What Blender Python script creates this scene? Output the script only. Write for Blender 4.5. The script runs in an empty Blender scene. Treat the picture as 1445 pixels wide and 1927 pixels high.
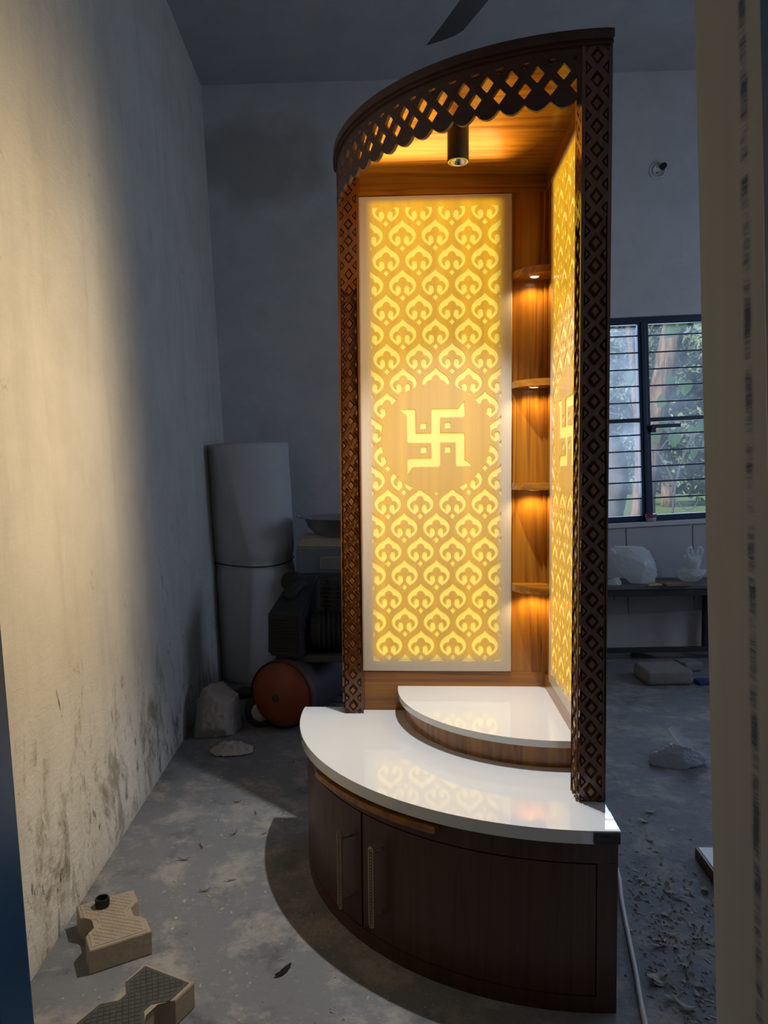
import bpy, bmesh, math, random
from mathutils import Vector, Matrix, noise
random.seed(7)
S = bpy.context.scene
COL = S.collection
PI = math.pi

# ------------------------------------------------------------------ camera, world, lamps, exposure
CAM = Vector((-0.4246, -2.286, 1.1775))
YAW, PITCH, ROLL, FPX = -0.0438, 0.0608, 0.0084, 1374.5
cam = bpy.data.objects.new('camera', bpy.data.cameras.new('camera'))
COL.objects.link(cam)
cam.data.sensor_fit = 'HORIZONTAL'
cam.data.sensor_width = 36.0
cam.data.lens = 36.0 * FPX / 1445.0
cam.data.clip_start = 0.02
fw = Vector((math.sin(YAW) * math.cos(PITCH), math.cos(YAW) * math.cos(PITCH), -math.sin(PITCH)))
rt = Vector((math.cos(YAW), -math.sin(YAW), 0.0))
up = rt.cross(fw)
# the picture leans: horizontals climb to the right by ROLL
rt2 = rt * math.cos(ROLL) - up * math.sin(ROLL)
up2 = rt * math.sin(ROLL) + up * math.cos(ROLL)
m = Matrix((rt2, up2, -fw)).transposed().to_4x4()
m.translation = CAM
cam.matrix_world = m
S.camera = cam

S.view_settings.view_transform = 'Standard'
S.view_settings.look = 'None'
S.view_settings.gamma = 1.0
S.view_settings.exposure = 0.0
S.view_settings.use_curve_mapping = False

W = bpy.data.worlds.new('sky')
S.world = W
W.use_nodes = True
wn = W.node_tree
bg = wn.nodes['Background']
sky = wn.nodes.new('ShaderNodeTexSky')
sky.sky_type = 'HOSEK_WILKIE'
sky.turbidity = 3.0
sky.ground_albedo = 0.2
sky.sun_direction = Vector((-0.75, -0.45, 0.45)).normalized()
wn.links.new(sky.outputs[0], bg.inputs[0])
WORLD_STRENGTH = 3.2
bg.inputs[1].default_value = WORLD_STRENGTH

# room axes: the room stands a little askew to the cabinet and its walls are out of plumb
E1 = Vector((0.9957, 0.0824, 0.0412)); U3 = Vector((-0.0414, -0.0058, 0.9991))
E2 = U3.cross(E1).normalized(); E1 = E2.cross(U3).normalized()
ROOM = Matrix((E1, E2, U3)).transposed().to_4x4()
XL, XR, YB, YF, HC = -1.371, 3.3, 2.3694, -1.35, 3.5474

def RP(i, j, k):
    return E1 * i + E2 * j + U3 * k

SPOT_W, PANEL_L_W, PANEL_R_W, PUCK_W, DAY_W, BACK_W = 83.0, 1.0, 7.4, 1.4, 17.5, 36.0

def lamp(name, kind, loc, energy, color, direction=None, **kw):
    d = bpy.data.lights.new(name, kind)
    d.energy = energy
    d.color = color
    for a, b in kw.items():
        setattr(d, a, b)
    o = bpy.data.objects.new(name, d)
    COL.objects.link(o)
    o.location = loc
    o.visible_camera = False       # only the light, not the lamp's outline: the fittings themselves are modelled
    if direction is not None:
        o.rotation_euler = Vector(direction).to_track_quat('-Z', 'Y').to_euler()
    return o

sun = lamp('sun', 'SUN', (-6, -5, 12), 8.0, (1.0, 0.86, 0.68), Vector((0.78, 0.42, -0.46)), angle=math.radians(1.0))
STRIP_W = 2.4

# daylight area lamps: at an unseen window added on the right, and the back window
lamp('added_right_daylight', 'AREA', RP(XR - 0.02, 0.6, 1.6), DAY_W, (0.57, 0.70, 1.0), -E1,
     shape='RECTANGLE', size=1.4, size_y=1.5)
lamp('daylight_back_window', 'AREA', RP(1.5, YB + 0.25, 1.45), BACK_W, (0.55, 0.70, 1.0), -E2 - U3 * 0.35,
     shape='RECTANGLE', size=1.6, size_y=1.2)

# ------------------------------------------------------------------ materials
def newmat(name):
    M = bpy.data.materials.new(name)
    M.use_nodes = True
    nt = M.node_tree
    b = nt.nodes['Principled BSDF']
    return M, nt, b

def N(nt, kind, **kw):
    n = nt.nodes.new('ShaderNode' + kind)
    for k, v in kw.items():
        if k in n.inputs.keys():
            n.inputs[k].default_value = v
        else:
            setattr(n, k, v)
    return n

def ramp(nt, fac, stops):
    r = nt.nodes.new('ShaderNodeValToRGB')
    e = r.color_ramp.elements
    while len(e) < len(stops):
        e.new(0.5)
    for x, (p, c) in zip(e, stops):
        x.position = p
        x.color = (c[0], c[1], c[2], 1) if not isinstance(c, float) else (c, c, c, 1)
    nt.links.new(fac, r.inputs[0])
    return r.outputs[0]

def mixc(nt, fac, a, b, mode='MIX'):
    n = nt.nodes.new('ShaderNodeMix')
    n.data_type = 'RGBA'
    n.blend_type = mode
    for v, s in ((fac, n.inputs[0]), (a, n.inputs[6]), (b, n.inputs[7])):
        if hasattr(v, 'is_linked'):
            nt.links.new(v, s)
        elif isinstance(v, (int, float)):
            s.default_value = v
        else:
            s.default_value = (v[0], v[1], v[2], 1)
    return n.outputs[2]

def math_(nt, op, a, b=None, c=None, clamp=False):
    n = nt.nodes.new('ShaderNodeMath')
    n.operation = op
    n.use_clamp = clamp
    for v, s in zip((a, b, c), n.inputs):
        if v is None:
            continue
        if hasattr(v, 'is_linked'):
            nt.links.new(v, s)
        else:
            s.default_value = v
    return n.outputs[0]

def coords(nt, scale=(1, 1, 1), loc=(0, 0, 0)):
    tc = nt.nodes.new('ShaderNodeTexCoord')
    mp = nt.nodes.new('ShaderNodeMapping')
    mp.inputs['Scale'].default_value = scale
    mp.inputs['Location'].default_value = loc
    nt.links.new(tc.outputs['Object'], mp.inputs[0])
    return mp.outputs[0]

def noise_(nt, vec, scale, detail=5.0, rough=0.55, dist=0.0):
    n = nt.nodes.new('ShaderNodeTexNoise')
    n.inputs['Scale'].default_value = scale
    n.inputs['Detail'].default_value = detail
    n.inputs['Roughness'].default_value = rough
    n.inputs['Distortion'].default_value = dist
    nt.links.new(vec, n.inputs['Vector'])
    return n.outputs[0]

def bump(nt, b, h, strength=0.3, dist=0.01):
    n = nt.nodes.new('ShaderNodeBump')
    n.inputs['Strength'].default_value = strength
    n.inputs['Distance'].default_value = dist
    nt.links.new(h, n.inputs['Height'])
    nt.links.new(n.outputs[0], b.inputs['Normal'])

def plain(name, col, rough=0.5, metal=0.0, var=0.15, scale=30.0, bmp=0.0, coat=0.0, spec=0.5):
    M, nt, b = newmat(name)
    v = coords(nt)
    f = noise_(nt, v, scale)
    c = mixc(nt, f, tuple(x * (1 - var) for x in col), tuple(min(1, x * (1 + var)) for x in col))
    nt.links.new(c, b.inputs['Base Color'])
    b.inputs['Roughness'].default_value = rough
    b.inputs['Metallic'].default_value = metal
    b.inputs['Coat Weight'].default_value = coat
    b.inputs['Specular IOR Level'].default_value = spec
    if bmp:
        bump(nt, b, f, bmp, 0.004)
    return M

def wood(name, axis, cols, rough=0.28, coat=0.35, grain=1.0):
    """polished teak; axis is the direction the grain runs"""
    M, nt, b = newmat(name)
    sc = [9.0, 9.0, 9.0]
    sc[axis] = 0.55
    v = coords(nt, sc)
    big = noise_(nt, v, 1.3 * grain, 3.0, 0.5, 0.6)
    rings = math_(nt, 'FRACT', math_(nt, 'MULTIPLY', big, 7.0))
    rings = math_(nt, 'ABSOLUTE', math_(nt, 'SUBTRACT', rings, 0.5))
    sc2 = [160.0, 160.0, 160.0]
    sc2[axis] = 2.5
    fine = noise_(nt, coords(nt, sc2), 1.0, 4.0, 0.65)
    f = math_(nt, 'ADD', math_(nt, 'MULTIPLY', rings, 0.9), math_(nt, 'MULTIPLY', fine, 0.55))
    c = ramp(nt, f, [(0.17, cols[0]), (0.36, cols[1]), (0.82, cols[2])])
    pt = noise_(nt, coords(nt), 2.2, 2.0)
    c = mixc(nt, math_(nt, 'MULTIPLY', pt, 0.5), c, cols[1])
    nt.links.new(c, b.inputs['Base Color'])
    b.inputs['Roughness'].default_value = rough
    b.inputs['Coat Weight'].default_value = coat
    b.inputs['Coat Roughness'].default_value = 0.12
    bump(nt, b, fine, 0.08, 0.002)
    return M

TEAK = ((0.050, 0.014, 0.002), (0.23, 0.079, 0.007), (0.41, 0.163, 0.014))
TEAK_SHADED = ((0.020, 0.0065, 0.0025), (0.050, 0.017, 0.0065), (0.070, 0.026, 0.010))  # same teak as inside, with the outer faces' shade put into the colour
m_teak_v = wood('teak_vertical_grain', 2, TEAK)
m_teak_x = wood('teak_cross_grain', 0, TEAK)
m_teak_y = wood('teak_depth_grain', 1, TEAK)
m_dark_v = wood('shaded_teak_vertical', 2, TEAK_SHADED, 0.42, 0.1)
m_dark_x = wood('shaded_teak_cross', 0, TEAK_SHADED, 0.42, 0.1)
m_post = wood('carved_teak', 2, ((0.05, 0.016, 0.004), (0.115, 0.040, 0.010), (0.16, 0.058, 0.015)), 0.2, 0.6)

# white stone tops
M, nt, b = newmat('white_quartz')
v = coords(nt)
nt.links.new(mixc(nt, noise_(nt, v, 6), (0.64, 0.66, 0.68), (0.68, 0.70, 0.72)), b.inputs['Base Color'])
b.inputs['Roughness'].default_value = 0.025
b.inputs['Specular IOR Level'].default_value = 0.5
b.inputs['Coat Weight'].default_value = 0.9
b.inputs['Coat Roughness'].default_value = 0.015
b.inputs['Coat IOR'].default_value = 1.6
m_quartz = M

def lightbox(name, ecol, strength, streak, base, top):
    """back-lit acrylic: the light box behind ends a little inside the panel's rim and its strips show as soft bands"""
    M, nt, b = newmat(name)
    tc = nt.nodes.new('ShaderNodeTexCoord')
    sx = nt.nodes.new('ShaderNodeSeparateXYZ')
    nt.links.new(tc.outputs['Object'], sx.inputs[0])
    def edge(val, lo, hi):
        mr = nt.nodes.new('ShaderNodeMapRange')
        mr.interpolation_type = 'SMOOTHSTEP'
        mr.inputs[1].default_value = lo
        mr.inputs[2].default_value = hi
        nt.links.new(val, mr.inputs[0])
        return mr.outputs[0]
    fx = math_(nt, 'MULTIPLY', edge(sx.outputs[0], 0.012, 0.05), edge(sx.outputs[0], 0.445, 0.40))
    fz = math_(nt, 'MULTIPLY', edge(sx.outputs[2], 0.015, 0.06), edge(sx.outputs[2], 1.446, 1.425))
    mask = math_(nt, 'MULTIPLY', fx, fz)
    band = noise_(nt, coords(nt, (26, 26, 0.7)), 1.0, 2.0, 0.5)
    band = math_(nt, 'MULTIPLY_ADD', band, streak * 2, 1 - streak)
    # the light box is fed by a strip along its top rim, so it is strongest there
    feed = nt.nodes.new('ShaderNodeMapRange')
    for i_, v_ in zip((1, 2, 3, 4), (0.2, 1.44, 1.0, 1.0 + top)):
        feed.inputs[i_].default_value = v_
    nt.links.new(math_(nt, 'MULTIPLY', math_(nt, 'POWER', math_(nt, 'DIVIDE', sx.outputs[2], 1.45), 3.0), 1.45), feed.inputs[0])
    st = math_(nt, 'MULTIPLY', math_(nt, 'MULTIPLY', mask, band), math_(nt, 'MULTIPLY', feed.outputs[0], strength))
    # the rim is backed white; the thin lit field is translucent and throws less back
    nt.links.new(mixc(nt, mask, (0.47, 0.41, 0.33), base), b.inputs['Base Color'])
    b.inputs['Roughness'].default_value = 0.25
    b.inputs['Emission Color'].default_value = (*ecol, 1)
    nt.links.new(st, b.inputs['Emission Strength'])
    M.cycles.emission_sampling = 'NONE'
    return M

m_plate = lightbox('lit_panel_face', (1.0, 0.49, 0.015), 0.52, 0.42, (0.17, 0.135, 0.09), 0.45)
m_motif = lightbox('lit_panel_carving', (1.0, 0.74, 0.09), 0.84, 0.16, (0.20, 0.17, 0.12), 0.08)

# plaster
def plaster(name, lo, hi, bscale, bstr, grime=False, damp=False):
    M, nt, b = newmat(name)
    v = coords(nt)
    sx = nt.nodes.new('ShaderNodeSeparateXYZ')
    nt.links.new(v, sx.inputs[0])
    big = noise_(nt, v, 1.6, 5, 0.6)
    c = mixc(nt, big, lo, hi)
    blot = ramp(nt, noise_(nt, v, 4.5, 6, 0.65), [(0.42, 0.0), (0.62, 1.0)])
    c = mixc(nt, math_(nt, 'MULTIPLY', blot, 0.16), c, tuple(x * 0.55 for x in lo))
    if grime:
        # scuffs, mould and flaked paint: thick near the floor, thinning upwards
        k = sx.outputs[2]
        low = nt.nodes.new('ShaderNodeMapRange')
        low.inputs[1].default_value = 1.15
        low.inputs[2].default_value = 0.15
        nt.links.new(k, low.inputs[0])
        st = noise_(nt, coords(nt, (1, 1.4, 0.8)), 5.5, 8, 0.72, 0.4)
        thr = math_(nt, 'SUBTRACT', math_(nt, 'ADD', st, math_(nt, 'MULTIPLY', low.outputs[0], 0.16)), 0.66)
        spot = math_(nt, 'MULTIPLY', thr, 9.0, clamp=True)
        c = mixc(nt, math_(nt, 'MULTIPLY', spot, 0.68), c, (0.17, 0.14, 0.085))
        st2 = noise_(nt, coords(nt, (1, 2.2, 0.9), (3, 1, 7)), 8.0, 9, 0.8, 0.6)
        thr2 = math_(nt, 'SUBTRACT', math_(nt, 'ADD', st2, math_(nt, 'MULTIPLY', low.outputs[0], 0.13)), 0.683)
        c = mixc(nt, math_(nt, 'MULTIPLY', thr2, 16.0, clamp=True), c, (0.06, 0.065, 0.055))
        st3 = noise_(nt, coords(nt, (1, 1.5, 1), (9, 4, 2)), 13.0, 5, 0.7)
        c = mixc(nt, math_(nt, 'MULTIPLY', math_(nt, 'SUBTRACT', math_(nt, 'ADD', st3, math_(nt, 'MULTIPLY', low.outputs[0], 0.06)), 0.76), 16, clamp=True), c, (0.05, 0.12, 0.14))
        foot = nt.nodes.new('ShaderNodeMapRange')
        foot.inputs[1].default_value = 0.12
        foot.inputs[2].default_value = 0.0
        nt.links.new(k, foot.inputs[0])
        c = mixc(nt, math_(nt, 'MULTIPLY', foot.outputs[0], 0.45), c, (0.22, 0.18, 0.12))
    if damp:
        # old water mark high on the back wall
        d = nt.nodes.new('ShaderNodeVectorMath')
        d.operation = 'DISTANCE'
        wob = nt.nodes.new('ShaderNodeMix')
        wob.data_type = 'VECTOR'
        wob.inputs[0].default_value = 0.28
        nz = nt.nodes.new('ShaderNodeTexNoise')
        nz.inputs['Scale'].default_value = 4.0
        nt.links.new(v, nz.inputs['Vector'])
        mp2 = nt.nodes.new('ShaderNodeMapping')
        mp2.inputs['Scale'].default_value = (0.75, 0.0, 1.15)
        nt.links.new(v, mp2.inputs[0])
        nt.links.new(mp2.outputs[0], wob.inputs[4])
        nt.links.new(nz.outputs[1], wob.inputs[5])
        nt.links.new(wob.outputs[1], d.inputs[0])
        d.inputs[1].default_value = (-0.56 + 0.10, 0.14, 2.56 + 0.14)
        mk = ramp(nt, d.outputs['Value'], [(0.16, 1.0), (0.27, 0.0)])
        c = mixc(nt, math_(nt, 'MULTIPLY', mk, 0.40), c, (0.16, 0.145, 0.10))
    nt.links.new(c, b.inputs['Base Color'])
    b.inputs['Roughness'].default_value = 0.9
    b.inputs['Specular IOR Level'].default_value = 0.15
    if grime:   # float marks dragged across the plaster, old drips and pin-hole pits
        dr = ramp(nt, noise_(nt, coords(nt, (1, 7, 0.8)), 2.0, 5, 0.6), [(0.50, 0.0), (0.70, 1.0)])
        c = mixc(nt, math_(nt, 'MULTIPLY', dr, 0.22), c, (0.42, 0.40, 0.36))
        nt.links.new(c, b.inputs['Base Color'])
        pits = ramp(nt, noise_(nt, coords(nt, (1, 1.6, 1), (2, 8, 5)), 34, 2, 0.5), [(0.24, 0.0), (0.30, 1.0)])
        h = math_(nt, 'ADD', math_(nt, 'MULTIPLY', noise_(nt, coords(nt, (1, 1, 2.6)), 13, 9, 0.75, 0.8), 0.55), math_(nt, 'MULTIPLY', pits, 0.12))
        h = math_(nt, 'ADD', h, math_(nt, 'MULTIPLY', noise_(nt, v, 2.6, 7, 0.66, 0.4), 1.1))
    else:
        h = math_(nt, 'ADD', math_(nt, 'MULTIPLY', noise_(nt, v, bscale, 8, 0.7), 0.4), math_(nt, 'MULTIPLY', noise_(nt, v, 3.2, 6, 0.62), 1.0))
    bump(nt, b, h, bstr, 0.05)
    return M

m_wall_l = plaster('left_wall_whitewash', (0.64, 0.61, 0.54), (0.76, 0.73, 0.66), 55, 0.42, grime=True)
m_wall_b = plaster('back_wall_whitewash', (0.58, 0.58, 0.57), (0.66, 0.66, 0.66), 40, 0.15, damp=True)
m_ceil = plaster('ceiling_whitewash', (0.40, 0.41, 0.42), (0.48, 0.48, 0.48), 40, 0.12)
m_panelwall = plaster('cement_board', (0.44, 0.44, 0.44), (0.52, 0.52, 0.52), 40, 0.1)

# door reveal: grey plaster with the ragged edge of the blue frame paint
M, nt, b = newmat('door_reveal_plaster')
v = coords(nt)
sx = nt.nodes.new('ShaderNodeSeparateXYZ')
nt.links.new(v, sx.inputs[0])
c = mixc(nt, noise_(nt, coords(nt, (30, 30, 2)), 1.0, 5), (0.31, 0.33, 0.365), (0.40, 0.42, 0.45))
wv = noise_(nt, coords(nt, (0, 0, 9)), 1.0, 6, 0.75)
dd = math_(nt, 'ABSOLUTE', math_(nt, 'SUBTRACT', math_(nt, 'MULTIPLY_ADD', wv, 0.016, -1.462), sx.outputs[1]))
gap = noise_(nt, coords(nt, (3, 3, 26), (5, 5, 5)), 1.0, 6, 0.8)
msk = math_(nt, 'MULTIPLY', ramp(nt, dd, [(0.004, 1.0), (0.010, 0.0)]), ramp(nt, gap, [(0.40, 0.0), (0.58, 1.0)]))
c = mixc(nt, math_(nt, 'MULTIPLY', msk, 0.9), c, (0.03, 0.055, 0.13))
nt.links.new(c, b.inputs['Base Color'])
b.inputs['Roughness'].default_value = 0.9
m_reveal = M

# floor: trowelled grey cement, dust and pale spills
M, nt, b = newmat('cement_floor')
v = coords(nt)
c = mixc(nt, noise_(nt, v, 2.2, 6, 0.6), (0.15, 0.152, 0.16), (0.24, 0.238, 0.238))
dust = ramp(nt, noise_(nt, v, 5.0, 11, 0.78, 0.15), [(0.49, 0.0), (0.60, 1.0)])
c = mixc(nt, math_(nt, 'MULTIPLY', dust, 0.75), c, (0.40, 0.355, 0.30))
dk = ramp(nt, noise_(nt, coords(nt, (1, 1, 1), (4, 2, 0)), 5.5, 9, 0.74, 0.2), [(0.54, 0.0), (0.66, 1.0)])
c = mixc(nt, math_(nt, 'MULTIPLY', dk, 0.65), c, (0.085, 0.085, 0.09))
spk = ramp(nt, noise_(nt, v, 75, 3, 0.6), [(0.66, 0.0), (0.72, 1.0)])
c = mixc(nt, math_(nt, 'MULTIPLY', spk, 0.45), c, (0.62, 0.57, 0.50))
nt.links.new(c, b.inputs['Base Color'])
b.inputs['Roughness'].default_value = 0.62
b.inputs['Specular IOR Level'].default_value = 0.35
bump(nt, b, math_(nt, 'ADD', noise_(nt, v, 28, 8, 0.7), noise_(nt, v, 4, 5)), 0.4, 0.02)
m_floor = M

m_blue = plain('blue_gloss_paint', (0.012, 0.10, 0.24), 0.35, var=0.3, scale=9)
m_winblue = plain('dark_blue_window_paint', (0.010, 0.028, 0.065), 0.45, var=0.3)
m_black = plain('black_enamel', (0.012, 0.012, 0.013), 0.4)
m_blackmat = plain('dusty_black_plastic', (0.013, 0.013, 0.015), 0.6, var=0.4)
m_chrome = plain('polished_reflector', (0.85, 0.82, 0.75), 0.12, 1.0)
m_brass = plain('antique_brass', (0.42, 0.33, 0.22), 0.38, 0.6, var=0.2)
m_brassdk = plain('antique_brass_dark', (0.13, 0.10, 0.07), 0.5, 0.5)
m_foam = plain('white_foam_sheet', (0.55, 0.55, 0.55), 0.8, var=0.06, scale=60, bmp=0.1)
m_cord = plain('black_cord', (0.01, 0.01, 0.01), 0.7)
m_steel = plain('dull_galvanised_steel', (0.42, 0.43, 0.44), 0.4, 0.8, var=0.2)
m_cream = plain('cream_plastic', (0.42, 0.39, 0.33), 0.5)
m_slate = plain('blue_grey_plastic', (0.16, 0.21, 0.25), 0.5)
m_orange = plain('faded_orange_enamel', (0.22, 0.042, 0.010), 0.5, var=0.35, scale=8)
m_tank = plain('grimy_tank_paint', (0.05, 0.05, 0.055), 0.6, var=0.4)
m_rubber = plain('tyre_rubber', (0.02, 0.02, 0.02), 0.8)
m_cloth = plain('soiled_white_sacking', (0.42, 0.39, 0.34), 0.85, var=0.2, scale=12)
m_plyw = plain('rough_dark_plank', (0.07, 0.055, 0.045), 0.8, var=0.4)
m_paver = plain('dusty_paver_concrete', (0.33, 0.27, 0.195), 0.9, var=0.2, scale=40, bmp=0.4)
m_paverdk = plain('charcoal_paver_face', (0.075, 0.072, 0.066), 0.85, var=0.45, scale=60, bmp=0.4)
m_stone = plain('grey_block_concrete', (0.24, 0.23, 0.20), 0.9, var=0.2, bmp=0.3)
m_red = plain('red_plastic_lid', (0.45, 0.03, 0.04), 0.35)
m_label = plain('tub_label', (0.45, 0.44, 0.50), 0.45)
m_violet = plain('tub_label_band', (0.10, 0.09, 0.30), 0.45)
m_yel = plain('yellow_sleeve', (0.45, 0.38, 0.15), 0.6)
m_brownbd = plain('brown_board', (0.20, 0.13, 0.085), 0.7)
m_cable = plain('white_cable_sheath', (0.70, 0.66, 0.58), 0.5)
m_lam = plain('white_laminate', (0.70, 0.67, 0.60), 0.4)
m_lamedge = plain('brown_edge_band', (0.22, 0.10, 0.045), 0.45)
m_chip = plain('wood_shaving', (0.40, 0.36, 0.30), 0.85, var=0.5, scale=7)
m_chip2 = plain('red_brown_shaving', (0.20, 0.085, 0.05), 0.85, var=0.4, scale=7)
m_plate_txt = plain('grey_lettering', (0.10, 0.10, 0.10), 0.5)
m_bluepl = plain('blue_packet', (0.03, 0.05, 0.16), 0.5)
m_fan = plain('dark_brown_fan_blade', (0.03, 0.027, 0.027), 0.55)
m_leaf = plain('hanging_leaf', (0.30, 0.55, 0.18), 0.5, var=0.5, scale=3)
m_fol1 = plain('tree_foliage', (0.085, 0.155, 0.085), 0.6, var=0.7, scale=1.2)
m_fol2 = plain('pale_foliage', (0.14, 0.22, 0.13), 0.6, var=0.6, scale=1.2)
m_bark = None
M, nt, b = newmat('furrowed_bark')
f = noise_(nt, coords(nt, (22, 22, 2.6)), 1.0, 7, 0.7, 0.5)
nt.links.new(ramp(nt, f, [(0.36, (0.05, 0.041, 0.034)), (0.66, (0.25, 0.195, 0.145))]), b.inputs['Base Color'])
b.inputs['Roughness'].default_value = 0.9
bump(nt, b, f, 1.0, 0.05)
m_bark = M
m_barkdk = plain('dark_bark', (0.045, 0.045, 0.045), 0.9, var=0.5, scale=8, bmp=0.5)
m_grass = plain('lawn', (0.10, 0.19, 0.08), 0.9, var=0.4, scale=4)
m_twig = plain('bare_vine', (0.66, 0.58, 0.50), 0.8)

def bagmat(name, col):
    M, nt, b = newmat(name)
    b.inputs['Base Color'].default_value = (*col, 1)
    b.inputs['Roughness'].default_value = 0.2
    tr = nt.nodes.new('ShaderNodeBsdfTranslucent')
    tr.inputs[0].default_value = (*col, 1)
    mx = nt.nodes.new('ShaderNodeMixShader')
    mx.inputs[0].default_value = 0.55
    nt.links.new(b.outputs[0], mx.inputs[1])
    nt.links.new(tr.outputs[0], mx.inputs[2])
    nt.links.new(mx.outputs[0], nt.nodes['Material Output'].inputs[0])
    return M
m_bag = bagmat('white_polythene', (0.86, 0.90, 0.90))
m_bagd = bagmat('thin_clear_polythene', (0.60, 0.62, 0.64))

def glassmat(name, haze):
    M, nt, b = newmat(name)
    out = nt.nodes['Material Output']
    tr = nt.nodes.new('ShaderNodeBsdfTransparent')
    gl = nt.nodes.new('ShaderNodeBsdfGlossy')
    gl.inputs['Roughness'].default_value = 0.05
    fr = nt.nodes.new('ShaderNodeFresnel')
    fr.inputs[0].default_value = 1.45
    mx = nt.nodes.new('ShaderNodeMixShader')
    nt.links.new(fr.outputs[0], mx.inputs[0])
    nt.links.new(tr.outputs[0], mx.inputs[1])
    nt.links.new(gl.outputs[0], mx.inputs[2])
    dirt = nt.nodes.new('ShaderNodeBsdfTranslucent')
    dirt.inputs[0].default_value = (0.75, 0.8, 0.85, 1)
    mx2 = nt.nodes.new('ShaderNodeMixShader')
    h = math_(nt, 'MULTIPLY', ramp(nt, noise_(nt, coords(nt), 5, 6, 0.6), [(0.3, 0.3), (0.75, 1.0)]), haze)
    nt.links.new(h, mx2.inputs[0])
    nt.links.new(mx.outputs[0], mx2.inputs[1])
    nt.links.new(dirt.outputs[0], mx2.inputs[2])
    nt.links.new(mx2.outputs[0], out.inputs[0])
    return M
m_glass = glassmat('window_glass', 0.04)
m_glassh = glassmat('dusty_window_glass', 0.11)

m_cutedge = plain('routed_edge', (0.12, 0.085, 0.02), 0.5, var=0.1)

def emitter(name, col, s):
    M, nt, b = newmat(name)
    b.inputs['Base Color'].default_value = (*col, 1)
    b.inputs['Emission Color'].default_value = (*col, 1)
    b.inputs['Emission Strength'].default_value = s
    M.cycles.emission_sampling = 'NONE'
    return M
m_led = emitter('led_disc', (1.0, 0.93, 0.80), 3.0)
m_bulb = emitter('spot_bulb', (1.0, 0.88, 0.62), 1.5)

# ------------------------------------------------------------------ mesh helpers
def obj(name, bm, mat, parent=None, smooth=False, matrix=None):
    me = bpy.data.meshes.new(name)
    bmesh.ops.recalc_face_normals(bm, faces=bm.faces[:])
    bm.to_mesh(me)
    bm.free()
    if smooth:
        for p in me.polygons:
            p.use_smooth = True
    o = bpy.data.objects.new(name, me)
    if mat:
        me.materials.append(mat)
    COL.objects.link(o)
    if matrix is not None:
        o.matrix_world = matrix
    if parent is not None:
        o.parent = parent
        o.matrix_parent_inverse = parent.matrix_world.inverted() if parent.type != 'EMPTY' else Matrix.Identity(4)
    return o

def raw(name, verts, faces, mat, parent=None, smooth=False):
    me = bpy.data.meshes.new(name)
    me.from_pydata(verts, [], faces)
    me.update()
    if smooth:
        for p in me.polygons:
            p.use_smooth = True
    me.materials.append(mat)
    o = bpy.data.objects.new(name, me)
    COL.objects.link(o)
    if parent:
        o.parent = parent
    return o

def tag(o, label, cat, group=None, kind=None):
    o['label'] = label
    if cat:
        o['category'] = cat
    if group:
        o['group'] = group
    if kind:
        o['kind'] = kind
    return o

def thing(name, label, cat, loc=(0, 0, 0), group=None, rot=None):
    o = bpy.data.objects.new(name, None)
    o.empty_display_size = 0.1
    COL.objects.link(o)
    o.location = loc
    if rot:
        o.rotation_euler = rot
    return tag(o, label, cat, group)

def struct(o, label=None):
    o['kind'] = 'structure'
    if label:
        o['label'] = label
    return o

def bx(bm, x0, x1, y0, y1, z0, z1, bev=0.0, seg=2):
    t = bmesh.new()
    vs = [t.verts.new((x, y, z)) for x in (x0, x1) for y in (y0, y1) for z in (z0, z1)]
    for f in ((0, 1, 3, 2), (4, 6, 7, 5), (0, 4, 5, 1), (2, 3, 7, 6), (0, 2, 6, 4), (1, 5, 7, 3)):
        t.faces.new([vs[i] for i in f])
    if bev:
        bmesh.ops.bevel(t, geom=t.edges[:], offset=bev, segments=seg, affect='EDGES', profile=0.6)
    add(bm, t)

def add(bm, t, mat=None):
    me = bpy.data.meshes.new('tmp')
    t.to_mesh(me)
    t.free()
    if mat is not None:
        me.transform(mat)
    bm.from_mesh(me)
    bpy.data.meshes.remove(me)

def prism(bm, pts, z0, z1, bev=0.0, seg=2):
    t = bmesh.new()
    lo = [t.verts.new((x, y, z0)) for x, y in pts]
    hi = [t.verts.new((x, y, z1)) for x, y in pts]
    n = len(pts)
    t.faces.new(lo)
    t.faces.new(hi)
    for i in range(n):
        t.faces.new((lo[i], lo[(i + 1) % n], hi[(i + 1) % n], hi[i]))
    if bev:
        t.edges.ensure_lookup_table()
        e = [e for e in t.edges if abs(e.verts[0].co.z - e.verts[1].co.z) < 1e-6]
        bmesh.ops.bevel(t, geom=e, offset=bev, segments=seg, affect='EDGES', profile=0.5)
    add(bm, t)

def cyl(bm, a, c, r0, r1=None, n=20, cap=True):
    a, c = Vector(a), Vector(c)
    r1 = r0 if r1 is None else r1
    d = (c - a).normalized()
    s = d.orthogonal().normalized()
    q = d.cross(s)
    A = [bm.verts.new(a + (s * math.cos(2 * PI * i / n) + q * math.sin(2 * PI * i / n)) * r0) for i in range(n)]
    B = [bm.verts.new(c + (s * math.cos(2 * PI * i / n) + q * math.sin(2 * PI * i / n)) * r1) for i in range(n)]
    for i in range(n):
        bm.faces.new((A[i], A[(i + 1) % n], B[(i + 1) % n], B[i]))
    if cap:
        bm.faces.new(A)
        bm.faces.new(B)

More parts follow.
